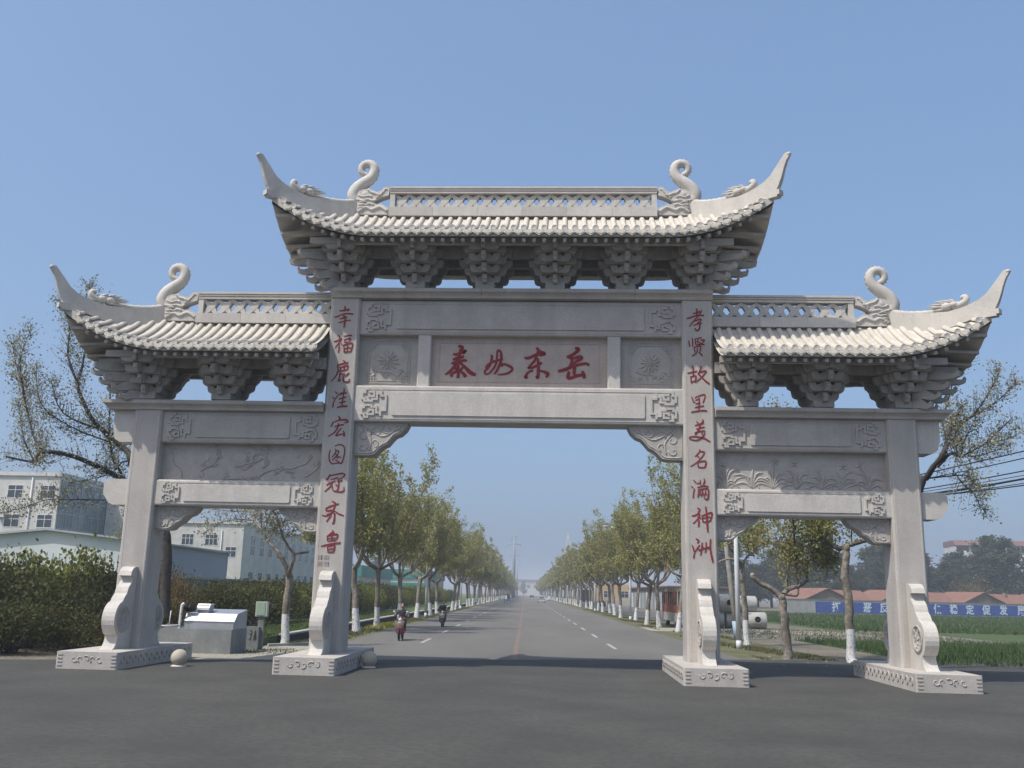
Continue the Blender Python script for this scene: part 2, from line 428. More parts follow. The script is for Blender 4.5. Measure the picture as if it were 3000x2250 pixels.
CH = {
'xing': ['48,0,4 54,5,9 52,24,8', '26,18,4 34,22,9 74,14,8 70,20,6 62,24,3', '0,50,4 14,49,9 42,38,6 70,34,9 98,37,10', '40,38,4 52,46,7 44,56,6', '28,60,4 48,56,7 66,50,6 62,54,3', '24,78,6 44,72,8 66,66,7 86,66,8', '56,46,4 58,60,9 56,80,10 54,100,6'],
'fu': ['20,2,6 30,10,9 26,16,5', '0,36,5 16,34,8 38,20,8 34,32,7 10,70,5', '28,44,6 30,70,9 28,96,8', '36,42,5 44,54,7', '52,8,6 70,4,8 92,2,10', '56,26,7 58,42,6', '56,26,5 84,18,9 80,34,8', '58,42,5 78,38,6', '50,56,7 56,74,8 56,92,7', '52,56,6 92,44,9 98,56,8 90,92,9', '56,74,5 88,68,6', '72,54,6 72,88,6', '56,94,6 88,90,7'],
'lu': ['56,0,5 66,6,10 62,12,6', '26,24,7 50,16,9 84,10,10', '28,22,7 34,44,8 24,72,8 0,98,4', '40,34,6 66,26,8 84,24,9 80,42,7', '48,28,6 46,46,6', '66,24,6 64,42,6', '38,50,6 78,42,8', '46,54,7 44,74,7 40,94,8 52,88,5', '40,66,5 60,60,6', '66,56,7 64,80,8 68,96,9 92,96,9 96,84,6', '92,56,5 72,72,7'],
'wa': ['16,18,5 30,28,11', '2,44,5 12,54,10', '8,98,9 10,78,9 20,56,6 40,32,7 62,22,7', '70,0,5 72,10,10 68,42,9', '48,34,5 66,26,9 90,24,8', '42,56,7 64,50,8 86,44,9', '68,40,7 66,70,9 64,92,9', '46,74,6 66,70,9 84,66,8', '34,98,8 62,92,11 98,90,12'],
'hong': ['46,0,5 56,10,11 50,16,7', '22,28,6 14,46,9 10,52,5', '22,30,5 54,20,8 88,18,12 98,28,9 80,32,6', '30,52,5 54,44,9 78,42,8', '50,34,6 46,56,9 30,80,8 0,98,5', '68,56,6 54,72,8 40,94,8 62,88,7 84,84,9', '76,70,6 84,84,10 82,98,8'],
'tu': ['10,26,5 4,54,8 12,86,9 32,98,8', '36,8,6 62,0,8 88,6,9 98,30,9 92,72,9 84,92,10 70,92,5', '38,22,6 46,30,8 34,52,7 22,64,4', '40,34,5 62,32,8 52,54,7 26,78,6', '38,44,6 58,58,8 78,64,8', '50,62,6 60,70,7', '46,76,7 60,84,7 72,88,6', '30,96,6 60,92,6 84,92,6'],
'guan': ['18,4,4 22,12,9 8,34,9 4,30,5', '20,14,6 54,6,8 86,0,10 98,8,9 84,24,6 66,32,4', '28,34,5 54,26,8 66,22,6', '8,64,6 22,54,9 52,40,8', '36,50,7 26,72,8 0,98,5', '34,54,6 40,84,8 52,94,8 80,98,9 98,92,9 98,72,5', '62,44,5 88,36,9', '66,32,6 70,50,8 68,84,8 60,90,5', '54,58,6 62,66,8'],
'qi': ['42,0,6 56,8,10 62,14,7', '14,36,6 30,26,9 60,16,8 74,12,8', '18,32,7 20,44,8 44,40,7', '58,20,7 46,48,9 24,66,7 0,64,4', '22,60,5 48,52,6 56,44,5 76,56,8 100,64,6', '42,54,8 38,70,8 22,92,6', '58,54,8 58,74,9 56,96,11 48,100,5'],
'lu2': ['52,0,6 56,6,10 34,20,7 26,26,5', '50,8,7 62,10,9 50,22,8', '28,24,6 32,44,8', '30,24,6 56,18,8 80,16,10 76,36,8', '34,34,5 70,30,7', '52,20,6 52,44,7', '34,44,5 74,40,7', '0,66,5 26,60,9 60,54,8 98,50,9', '32,66,6 38,90,9', '36,66,6 68,60,9 64,90,9', '40,78,5 62,74,7', '40,90,6 62,88,8'],
'xiao': ['50,0,6 58,6,11 54,30,8', '34,22,6 54,18,9 76,12,8', '0,44,7 20,40,10 56,30,8 96,30,10', '84,6,7 70,26,8 44,50,8 12,80,6', '44,56,6 72,46,9 78,52,8 58,64,6', '58,64,6 72,70,9 66,92,10 52,98,9 44,86,6', '36,76,5 60,68,8 84,64,8'],
'xian': ['6,18,8 8,38,9 10,50,7', '26,4,7 28,28,9 26,50,8', '42,12,7 44,38,8', '40,10,6 80,2,9', '44,24,5 62,20,7', '58,10,6 56,34,6', '44,40,6 78,34,8', '72,16,6 94,14,10 82,30,7 62,44,5', '64,26,6 78,36,8 94,38,9', '34,52,7 40,78,8', '36,52,6 70,46,9 68,74,8', '54,56,7 48,80,8 22,98,6', '60,76,7 74,88,9 80,98,7'],
'gu': ['20,0,6 26,8,9 26,50,8', '0,40,7 22,34,9 44,28,8', '14,56,6 18,94,9', '14,60,6 38,54,9 34,82,8', '18,88,6 36,82,7', '60,0,6 62,10,9 48,46,7', '56,34,6 80,26,9 84,32,7 62,62,7 34,90,6', '50,44,6 66,62,9 84,84,10 100,96,9'],
'li': ['4,12,6 10,26,9 16,44,8 26,40,4', '24,18,6 56,6,9 84,0,10 88,14,8 74,46,8', '26,32,6 52,24,7', '28,52,6 58,46,8', '52,18,7 50,56,9 48,94,9', '24,72,6 52,66,9 80,62,8', '0,98,7 36,92,10 70,88,10 98,90,11'],
'mei': ['38,10,6 46,18,9', '66,0,5 70,8,9 58,20,8', '30,28,6 52,22,9 74,16,7', '36,44,6 76,34,8', '56,22,7 46,50,9 30,70,8', '28,62,6 54,54,8 78,52,8', '62,56,6 64,70,8', '76,60,6 66,80,8 40,94,7 12,92,6 2,84,6 16,78,6 50,80,8 78,88,9 100,100,8'],
'ming': ['56,0,6 58,10,9 34,34,8 28,36,5', '58,12,7 84,14,10 74,34,8 40,66,8 0,88,5', '44,36,7 54,42,8', '42,64,7 48,92,10', '44,66,7 92,60,10 86,92,10', '50,92,8 84,92,8'],
'man': ['14,8,5 30,22,9', '2,38,6 12,46,8', '12,94,9 14,72,8 20,50,6', '34,26,6 56,18,7', '52,8,6 54,30,7', '72,0,6 76,12,9 66,36,8', '36,44,6 66,36,8 96,38,8', '42,52,6 38,90,8', '44,54,6 84,48,8 96,56,9 92,94,10 78,98,8 70,88,6', '52,60,6 48,80,7', '62,50,6 62,74,7 54,84,6', '60,66,6 70,76,7', '80,58,6 76,76,7 70,82,5', '76,66,5 86,76,7'],
'shen': ['28,6,6 40,14,10 30,24,6', '0,38,6 16,36,9 38,28,8 30,48,7 6,68,6', '30,40,7 34,60,9 32,80,9', '36,42,6 44,48,8', '50,34,7 54,62,8', '52,36,6 92,24,9 98,32,9 88,58,8', '54,46,5 88,40,7', '56,62,6 88,56,7', '68,0,7 72,30,9 74,70,11 76,100,8'],
'zhou': ['20,0,7 34,8,9 26,18,7', '0,28,7 6,38,9 10,54,8', '8,84,9 12,62,8 28,38,7 38,26,6', '30,40,6 36,52,8', '50,16,7 46,50,9 40,70,6', '52,34,6 60,42,8', '68,14,7 68,44,8 62,58,7', '72,34,6 80,42,8', '90,0,7 88,40,9 94,76,11 100,100,9', '32,48,5 70,38,6 90,34,6'],
'tai': ['40,0,9 54,4,11 50,16,9 46,24,8', '24,24,6 36,26,10 56,18,9 66,14,10 56,24,7', '24,42,7 38,38,11 60,32,10', '20,54,7 36,50,11 62,44,9 70,46,7', '48,8,7 44,34,11 34,58,10 14,80,9 0,88,4', '44,48,7 62,62,10 82,80,14 100,88,10', '34,60,6 36,72,7 42,70,5', '42,52,7 44,78,10 43,98,10', '40,76,7 22,86,9 24,94,8', '62,60,7 50,74,7', '48,76,6 60,84,10 68,94,12'],
'ru': ['22,18,7 26,26,10 22,52,11 12,72,10 2,84,9 4,96,9 16,94,7 30,78,8 42,52,9 44,20,8 46,2,9 56,4,10 60,30,11 54,60,11 44,84,10 36,96,8', '4,72,6 12,58,8 36,44,9 66,36,8', '62,58,8 74,56,9 94,66,11 100,78,10 84,92,9 60,98,7 48,98,4', '60,50,7 64,66,9'],
'dong': ['50,0,10 58,8,12 52,26,11 40,48,10', '0,32,8 16,34,11 46,24,12 70,16,13 86,18,11', '58,6,8 72,14,9 86,20,10 74,24,8 62,26,5', '42,44,9 22,62,10 18,66,7 38,64,10 66,52,11 74,48,9', '56,34,9 60,60,12 58,96,13 50,92,6', '38,74,8 18,80,9 6,96,12 16,96,8', '52,74,6 76,76,9 96,82,13 100,86,12 92,96,9'],
'yue': ['54,0,9 66,4,13 50,20,11 28,30,9', '34,28,10 42,34,11 44,30,8', '50,34,9 70,28,12 76,34,11 58,44,10 38,56,9', '46,28,8 44,46,11 36,62,8', '0,76,9 22,70,12 58,56,10 90,50,10 100,56,9', '56,50,9 52,78,12 54,86,9', '36,76,9 32,92,13 38,98,11 60,90,11 84,86,10', '78,74,9 84,88,13 84,98,10'],
}
def px_char(parent, key, cx, cz, w, h, y, wk=1.0):
    mb = MB()
    stroke_mesh(mb, CH[key], cx, cz, w, h, y, wk=wk)
    return mb.build('character', M['red_paint'], parent)
# ---- pillars
def pillar(xa, xb, ztop, side):
    mb = MB()
    c = 0.05
    mb.box(xa, xb, 0.0, 0.96, BASE_Z, ztop, ch=c)
    p = mb.build('pillar', M['granite'], gate)
    g = MB()                                     # raised corner mouldings on the inner edges
    for x in (xa+0.085, xb-0.085):
        g.box(x-0.012, x+0.012, -0.006, 0.02, BASE_Z+0.05, ztop-0.04)
    g.build('edge_moulding', M['granite_light'], p)
    return p
pl = {}
for sx in (-1, 1):
    a, b = sorted((sx*X1, sx*X2)); pl[('o', sx)] = pillar(a, b, ZSC, sx)
    a, b = sorted((sx*X3, sx*X4)); pl[('i', sx)] = pillar(a, b, ZCC, sx)
LC=[('xing',-5.03,9.71,0.56,0.64),('fu',-5.0,8.91,0.56,0.54),('lu',-5.01,8.11,0.55,0.64),('wa',-4.99,7.34,0.46,0.57),('hong',-4.99,6.53,0.54,0.59),('tu',-4.99,5.74,0.46,0.56),('guan',-4.99,4.96,0.54,0.52),('qi',-4.99,4.15,0.6,0.61),('lu2',-4.99,3.33,0.54,0.65),
('xiao',4.96,9.7,0.51,0.65),('xian',4.97,8.92,0.49,0.56),('gu',5.0,8.11,0.6,0.52),('li',5.0,7.31,0.44,0.51),('mei',4.99,6.56,0.57,0.61),('ming',4.96,5.77,0.45,0.54),('man',4.98,4.96,0.49,0.57),('shen',5.02,4.15,0.55,0.68),('zhou',5.01,3.32,0.55,0.61)]
for k, cx, cz, w, h in LC:
    px_char(pl[('i', -1 if cx < 0 else 1)], k, cx, cz, w, h, 0.0, wk=.76)
# faded square seal under the left line
mb = MB()
rs = random.Random(5)
for j in range(2):
    for i in range(2):
        x0, z0 = -5.32+i*0.17, 2.98-j*0.17
        for q in range(4):
            mb.box(x0, x0+0.14, -0.004, 0.001, z0-0.035*q-0.008, z0-0.035*q)
        for q in range(3):
            xx = x0+rs.choice((0.01, 0.05, 0.09, 0.12)); mb.box(xx, xx+0.012, -0.005, 0.001, z0-0.12, z0)
mb.build('carved_seal', M['seal_paint'], pl[('i', -1)])

# ---- frets: rectilinear scroll at a beam end (x grows towards the beam's middle)
def fret(mb, x, zc, w, h, sx, y):
    """relief of two stepped clouds joined by a back bar; mb boxes of 1.6 cm relief"""
    t = 0.047*h/0.6
    cnt = [0]
    def seg(a0, b0, a1, b1):
        cnt[0] += 1; e = cnt[0]*.0004; t_ = t-e*.6
        xa, xb = sorted((x+sx*a0*w, x+sx*a1*w)); za, zb = sorted((zc+(b0-.5)*h, zc+(b1-.5)*h))
        mb.box(xa-t_/2, xb+t_/2, y-0.034-e, y+0.004, za-t_/2, zb+t_/2)
    L = [(.25,1,.12,1),(.12,1,.12,.88),(.12,.88,0,.88),(0,.88,0,.66),(0,.66,.1,.66),(.1,.66,.1,.58),(.1,.58,.42,.58),(.42,.58,.42,.64),(.42,.64,.62,.64),(.62,.64,.62,.84),(.62,.84,.8,.84),
         (.3,.9,.5,.9),(.5,.9,.5,.74),(.5,.74,.3,.74),(.3,.74,.3,.8),(.8,.92,.8,.76),(.8,.76,1,.76),(1,.76,1,.24),(.62,.16,.62,.36),(.62,.36,.42,.36),(.1,.42,.42,.42),(.1,.42,.1,.34),(.1,.34,0,.34),(0,.34,0,.12),(0,.12,.12,.12),(.12,.12,.12,0),(.12,0,.25,0),
         (.62,.16,.8,.16),(.8,.24,.8,.08),(.8,.24,1,.24),(.3,.1,.5,.1),(.5,.1,.5,.26),(.5,.26,.3,.26),(.3,.26,.3,.2),(.42,.42,.42,.36)]
    for s_ in L: seg(*s_)
def rbox(mb, x0, x1, y0, y1, z0, z1, r=0.06):
    """beam with rounded long edges (front and back)"""
    a = []
    for cy, cz, s0 in ((y0+r, z0+r, PI), (y1-r, z0+r, 1.5*PI), (y1-r, z1-r, 0), (y0+r, z1-r, .5*PI)):
        for k in range(4):
            t = s0+k*PI/6
            a.append((cy+r*math.cos(t), cz+r*math.sin(t)))
    mb.prism(a, x0, x1, 'x')
def beam(x0, x1, z0, z1, y0, y1, m, fw_=0.62):
    mb = MB(); rbox(mb, x0, x1, y0, y1, z0, z1, 0.05)
    b = mb.build('beam', m, gate)
    h = z1-z0
    # raised field with a thin frame line
    q = MB()
    fx0, fx1 = x0+0.25+fw_*h*1.25, x1-0.25-fw_*h*1.25
    q.prism([(fx0+.03, z0+.17*h), (fx1-.03, z0+.17*h), (fx1, z0+.17*h+.03), (fx1, z1-.2*h), (fx0, z1-.2*h), (fx0, z0+.17*h+.03)], y0-0.034, y0+0.01, 'y')
    q.build('raised_field', m, b)
    q = MB()
    t = 0.014
    xa, xb = x0+0.3, x1-0.3
    q.box(xa, xb, y0-0.012, y0+0.004, z1-.115*h-t/2, z1-.115*h+t/2)
    q.box(xa, xb, y0-0.012, y0+0.004, z0+.08*h-t/2, z0+.08*h+t/2)
    q.build('frame_line', m, b)
    for sx, xx in ((1, x0+0.2), (-1, x1-0.2)):
        q = MB(); fret(q, xx, (z0+z1)/2+.0*h, fw_*h*1.05, h*.78, sx, y0)
        q.build('fret_carving', m, b)
    return b
G_, GL = M['granite'], M['granite_light']
for sx in (-1, 1):
    a, b = sorted((sx*X2, sx*X3))
    beam(a, b, ZA, ZSC-0.02, 0.10, 0.86, G_)
    beam(a, b, ZB, ZBT, 0.06, 0.90, GL)
beam(-X4, X4, ZUB, ZCC-0.02, 0.10, 0.86, G_)
beam(-X4, X4, ZCB, ZCT, 0.05, 0.91, GL)
# beam ends that come out of the outer pillars
for sx in (-1, 1):
    for (z0, z1, xl, pr) in ((6.03, 6.925, 11.48, 0.12), (4.26, 4.98, 11.56, 0.28)):
        mb = MB()
        if pr < .2: pts = [(X1, z0), (xl-0.22, z0), (xl-0.07, z0+.09), (xl, z1-.5), (xl, z1), (X1, z1)]
        else: pts = [(X1, z0), (xl-0.30, z0), (xl-.17, z0+.06), (xl, z0+.30), (xl, z1-.12), (xl-.05, z1), (X1, z1)]
        mb.prism([(sx*p, q) for p, q in pts], 0.14, 0.82, 'y')
        mb.build('beam_end', GL, gate)
# ---- moulded cornices
def cornice(x0, x1, z0, ol, orr):
    prof = [(0.10, z0), (0.10, z0+.01), (-0.05, z0+.012), (-0.07, z0+0.075), (-0.13, z0+0.14), (-0.18, z0+0.15), (-0.20, z0+0.17), (-0.20, z0+0.262),
            (1.16, z0+0.262), (1.16, z0+0.17), (1.09, z0+0.14), (1.03, z0+0.075), (1.01, z0+.012), (0.86, z0)]
    n = max(2, int((x1-x0)/1.9))
    xs = [x0+(x1-x0)*i/n for i in range(n+1)]
    for i in range(n):
        mb = MB()
        mb.prism(prof, xs[i]+(0.004 if i else 0), xs[i+1]-(0.004 if i < n-1 else 0), 'x')
        # a slanted outer end
        me = mb
        if (i == 0 and ol) or (i == n-1 and orr):
            sgn = -1 if (i == 0 and ol) else 1
            xe = xs[0] if sgn < 0 else xs[-1]
            me.v = [((x-sgn*0.22*(1-(z-z0)/.262)) if abs(x-xe) < 1e-6 else x, y, z) for x, y, z in me.v]
        me.build('cornice_stone', G_, gate)
cornice(-5.43, 5.43, ZCC, False, False)
cornice(X3+.012, 11.79, ZSC-0.03, False, True)
cornice(-11.79, -X3-.012, ZSC-0.03, True, False)
# ---- relief: leafy curls, half sunk tubes
def curl(mb, x, z, r, a0, turns, y, thick, cw=1, plane='y', n=14):
    pts = []
    for i in range(n+1):
        t = i/n
        a = a0+cw*turns*2*PI*t
        rr = r*(1-0.86*t)
        pts.append((x+rr*math.cos(a), y, z+rr*math.sin(a)))
    mb.tube(pts, [thick*(1-.45*i/n) for i in range(n+1)], 4)
def petal(mb, x, z, a, l, w, y, h=0.03):
    ca, sa = math.cos(a), math.sin(a)
    def q(u, v): return (x+u*ca-v*sa, z+u*sa+v*ca)
    o = [q(0, 0), q(.35*l, w/2), q(.7*l, w*.38), q(l, 0), q(.7*l, -w*.38), q(.35*l, -w/2)]
    vs = [(p[0], y, p[1]) for p in o]+[(q(.1*l, 0)[0], y-h, q(.1*l, 0)[1]), (q(.75*l, 0)[0], y-h*.8, q(.75*l, 0)[1])]
    mb.add(vs, [(0, 6, 1), (1, 6, 7, 2), (2, 7, 3), (3, 7, 4), (4, 7, 6, 5), (5, 6, 0)], 0, False)
# ---- side span carved panels
def side_panel(x0, x1, z0, z1, seed, kind):
    mb = MB(); y = 0.34
    mb.box(x0, x1, y, 0.62, z0, z1)
    p = mb.build('carved_panel', M['carved'], gate)
    r = random.Random(seed); q = MB()
    w, h = x1-x0, z1-z0
    if kind == 'plum':
        # gnarled branches with blossoms
        for k in range(7):
            x = x0+.25+r.random()*w*.8; z = z0+.1+r.random()*h*.3
            pts = [(x, y, z)]
            a = r.uniform(.2, 1.2) if r.random() < .6 else r.uniform(2.0, 2.9)
            for i in range(7):
                a += r.uniform(-.7, .7)
                x += math.cos(a)*.22; z += math.sin(a)*.12
                x = min(max(x, x0+.1), x1-.1); z = min(max(z, z0+.08), z1-.08)
                pts.append((x, y, z))
                if r.random() < .75:
                    bx, bz = x+r.uniform(-.08, .08), min(max(z+r.uniform(-.1, .12), z0+.1), z1-.1)
                    for j in range(5): petal(q, bx, bz, j*1.2566+a, .085, .07, y, .03)
            q.tube(catmull(pts, 3), [.03]*((len(pts)-1)*3+1), 4)
        for k in range(10): curl(q, x0+.15+r.random()*(w-.3), z0+.1+r.random()*(h-.2), r.uniform(.08, .16), r.random()*6, r.uniform(.4, .8), y, .02, r.choice((-1, 1)))
        q.tube(catmull([(x0+.15, y, z1-.1), (x0+.3, y, z1-.3), (x0+.33, y, z1-.55), (x0+.55, y, z0+.3), (x0+.6, y, z0+.08)], 4), .02, 4)
        q.tube(catmull([(x1-.12, y, z1-.1), (x1-.06, y, z1-.35), (x1-.16, y, z0+.4), (x1-.5, y, z0+.15)], 4), .02, 4)
    else:
        # orchids: fans of long arching leaves
        for k in range(7):
            bx = x0+.35+(w-.7)*(k+r.uniform(-.2, .2))/6.2; bz = z0+.05
            for j in range(8):
                a = PI*(.12+.76*(j+r.uniform(-.3, .3))/7); l = r.uniform(.45, .85)
                e = (bx+math.cos(a)*l*.9, bz+math.sin(a)*l*.85)
                m1 = (bx+math.cos(a)*l*.35, bz+math.sin(a)*l*.62)
                ez = e[1]-abs(math.cos(a))*.22
                pts = [(bx, y, bz), (m1[0], y, m1[1]), (min(max(e[0], x0+.06), x1-.06), y, min(max(ez, z0+.05), z1-.08))]
                q.tube(catmull(pts, 4), [.012, .02, .026, .03, .032, .03, .024, .016, .006], 4)
            if r.random() < .8:
                fx, fz = bx+r.uniform(-.2, .2), z1-.22-r.random()*.2
                for j in range(5): petal(q, fx, fz, j*1.2566+r.random(), .13, .07, y, .035)
        for k in range(3):
            cx = x0+.8+k*1.35
            q.tube(catmull([(cx-.35, y, z0+.04), (cx-.2, y, z0+.3), (cx+.1, y, z0+.36), (cx+.35, y, z0+.2), (cx+.42, y, z0+.04)], 4), .02, 4)
    q.build('flower_carving', M['carved'], p)
side_panel(-X2, -X3, ZBT, ZA, 3, 'plum')
side_panel(X3, X2, ZBT, ZA, 8, 'orchid')
# ---- centre zone: name plaque, two small posts, two square flower panels
mb = MB(); mb.box(-2.50, 2.50, 0.30, 0.66, ZCT, ZUB)
plq = mb.build('name_plaque', M['plaque'], gate, label='framed stone plaque carrying four large red characters')
mb = MB()
for a in ((-2.28, 2.28, 7.90, 7.915), (-2.28, 2.28, 9.04, 9.055), (-2.28, -2.265, 7.9, 9.05), (2.265, 2.28, 7.9, 9.05)):
    mb.box(a[0], a[1], 0.285, 0.302, a[2], a[3])
mb.build('frame_line', M['plaque'], plq)
for k, cx, cz, w, h in [('tai',-1.66,8.48,0.88,0.96),('ru',-0.58,8.48,0.79,0.72),('dong',0.49,8.48,0.68,0.9),('yue',1.55,8.48,0.87,0.9)]:
    px_char(plq, k, cx, cz, w, h, 0.30, wk=.92)
for sx in (-1, 1):
    mb = MB(); a, b = sorted((sx*2.50, sx*2.87)); mb.box(a, b, 0.12, 0.84, ZCT, ZUB, ch=.03)
    mb.build('short_post', GL, gate)
    a, b = sorted((sx*2.87, sx*X4))
    mb = MB(); mb.box(a, b, 0.32, 0.64, ZCT, ZUB)
    fp = mb.build('carved_panel', M['carved'], gate)
    q = MB(); y = 0.32; cx, cz = (a+b)/2-0.02, (ZCT+ZUB)/2; R_ = 0.62; t = .03
    for k in range(4):          # outer frame lines and inner broken frame with woven corners
        for rr, ext in ((R_, R_-.0), (R_-.07, R_-.32)):
            if k == 0: q.box(cx-ext, cx+ext, y-.02, y+.01, cz-rr-t/2, cz-rr+t/2)
            if k == 1: q.box(cx-ext, cx+ext, y-.02, y+.01, cz+rr-t/2, cz+rr+t/2)
            if k == 2: q.box(cx-rr-t/2, cx-rr+t/2, y-.02, y+.01, cz-ext, cz+ext)
            if k == 3: q.box(cx+rr-t/2, cx+rr+t/2, y-.02, y+.01, cz-ext, cz+ext)
    for ux in (-1, 1):
        for uz in (-1, 1):
            for i in range(4):
                xx = cx+ux*(R_-.07-i*.075); ln = .32-i*.06
                za, zb = sorted((cz+uz*(R_-.0), cz+uz*(R_-ln))); q.box(xx-.012, xx+.012, y-.022, y+.01, za, zb)
                zz = cz+uz*(R_-.07-i*.075)
                xa, xb = sorted((cx+ux*(R_-.0), cx+ux*(R_-ln))); q.box(xa, xb, y-.021, y+.01, zz-.012, zz+.012)
    q.build('fret_carving', M['carved'], fp)
    q = MB(); r = random.Random(11+sx)
    for j in range(13): petal(q, cx, cz+.03, j*2*PI/13+.2, r.uniform(.26, .38), .12, y, .05)
    for j in range(8): petal(q, cx, cz+.03, j*2*PI/8, r.uniform(.13, .2), .1, y-.02, .06)
    q.ball((cx, y-.03, cz+.03), (.07, .05, .07), 8, 5)
    q.tube(catmull([(cx-.42, y, cz-.22), (cx-.2, y, cz-.3), (cx+.1, y, cz-.32), (cx+.3, y, cz-.42), (cx+.4, y, cz-.25)], 4), .022, 4)
    for j in range(6): petal(q, cx-.35+.13*j, cz-.36+.03*r.random(), -1.5+r.uniform(-1.2, 1.2), .17, .09, y, .035)
    curl(q, cx+.36, cz-.3, .1, 0, .8, y, .02)
    q.build('flower_carving', M['carved'], fp)
# ---- carved corner supports below the beams
def queti(x, z, sx, w, h, y0, y1):
    pts = [(0, 0), (w, 0), (w-.01, -.06*h), (w*.95, -.2*h), (w*.86, -.34*h), (w*.76, -.40*h), (w*.70, -.50*h), (w*.62, -.66*h), (w*.54, -.72*h), (w*.48, -.80*h), (w*.38, -.97*h), (w*.28, -h), (0, -h)]
    mb = MB(); mb.prism([(x+sx*a, z+b) for a, b in pts], y0, y1, 'y')
    p = mb.build('corner_support', M['carved'], gate)
    q = MB()
    edge = [(x+sx*a, y0, z+b) for a, b in [(w*.03, -.94*h), (w*.27, -.94*h), (w*.36, -.9*h), (w*.46, -.75*h), (w*.53, -.66*h), (w*.61, -.60*h), (w*.69, -.45*h), (w*.75, -.34*h), (w*.85, -.28*h), (w*.93, -.16*h), (w*.96, -.05*h)]]
    q.tube(catmull(edge, 3), .022, 4)
    q.box(*sorted((x+sx*.02, x+sx*.06)), y0-.015, y0+.01, z-.93*h, z-.02)
    for (a, b, r_, s0, tr, cw) in ((.2, -.42, .15, 1.2, 1.0, 1), (.42, -.3, .15, 3.6, 1.1, -1), (.17, -.75, .12, .2, .9, -1), (.62, -.22, .13, 2.2, 1.0, 1), (.38, -.62, .12, 5.0, .8, 1), (.8, -.15, .08, 0.5, .9, -1)):
        curl(q, x+sx*a*w, z+b*h, r_*h*1.25, s0 if sx > 0 else PI-s0, tr, y0, .026, cw*sx)
    q.tube(catmull([(x+sx*w*.1, y0, z-.1*h), (x+sx*w*.32, y0, z-.48*h), (x+sx*w*.3, y0, z-.85*h)], 4), .024, 4)
    q.tube(catmull([(x+sx*w*.15, y0, z-.08*h), (x+sx*w*.5, y0, z-.42*h), (x+sx*w*.72, y0, z-.28*h), (x+sx*w*.9, y0, z-.08*h)], 4), .024, 4)
    q.build('scroll_carving', M['carved'], p)
for sx in (-1, 1):
    queti(sx*X4, ZCB, -sx, 1.50, 0.94, 0.20, 0.76)
    queti(sx*X2, ZB, -sx, 1.16, 0.66, 0.24, 0.72)
    queti(sx*X3, ZB, sx, 1.16, 0.66, 0.24, 0.72)
# ---- plinths and drum stones
for xc in (-10.443, -5.0, 5.0, 10.443):
    mb = MB(); mb.box(xc-.78, xc+.78, -1.98, 2.94, -0.02, BASE_Z-0.0, ch=.03)
    pn = mb.build('plinth', G_, gate)
    q = MB(); r = random.Random(int(xc*10))
    for sgn in (-1, 1):
        for k in range(4): q.box(xc+sgn*.74-.12*(sgn > 0), xc+sgn*.74+.12*(sgn < 0), -1.995, -1.97, .1+.085*k, .125+.085*k)
    for k in range(5): curl(q, xc-.32+.16*k, .27, .09, r.random()*6, .8, -1.98, .02, r.choice((-1, 1)))
    for k in range(14):
        for sd in (-1, 1):
            pts = [(xc+sd*.78, -1.7+.33*k+.1*math.cos(a), .25+.1*math.sin(a)) for a in [j*.9 for j in range(6)]]
            q.tube(pts, .02, 4)
    q.build('relief_band', M['carved'], pn)
    for front in (1, -1):
        C_ = (-.62, 1.20); R_ = .46
        prof = [(0.0, BASE_Z), (0.0, 2.57), (-.14, 2.565), (-.25, 2.53), (-.34, 2.45), (-.385, 2.33), (-.25, 2.31), (-.25, 2.19), (-.34, 2.10), (-.43, 2.03), (-.48, 1.93), (-.50, 1.86), (-.58, 1.80), (-.66, 1.72), (-.70, 1.655)]
        for k in range(11):
            a = math.radians(100+14*k)
            prof.append((C_[0]+R_*math.cos(a), C_[1]+R_*math.sin(a)))
        prof += [(-.80, .80), (-.80, .70), (-.84, .60), (-.92, .50), (-1.02, BASE_Z)]
        if front < 0: prof = [(0.96-a, b) for a, b in prof]
        mb = MB(); mb.prism(prof, xc-.17, xc+.17, 'x')
        ds = mb.build('drum_stone', GL, gate)
        q = MB(); cy = C_[0]+.04 if front > 0 else .96-C_[0]-.04
        for sd in (-1, 1):
            q.lathe([(.34, 0), (.34, .035), (.30, .035), (.29, .018), (.0, .018)], (xc+sd*.17, cy, C_[1]), 20, 'x') if sd > 0 else q.lathe([(.0, -.018), (.29, -.018), (.30, -.035), (.34, -.035), (.34, 0)], (xc+sd*.17, cy, C_[1]), 20, 'x')
            r = random.Random(7+sd)
            for k in range(9):
                a = k*.7; rr = .09+.17*(k % 2)
                yy, zz = cy+rr*math.cos(a), C_[1]+rr*math.sin(a)
                q.tube([(xc+sd*.19, yy+.06*math.cos(b+a), zz+.06*math.sin(b+a)) for b in (0, .9, 1.8, 2.7, 3.6, 4.5)], [.02, .022, .02, .018, .014, .008], 4)
        q.build('drum_medallion', M['carved'], ds)
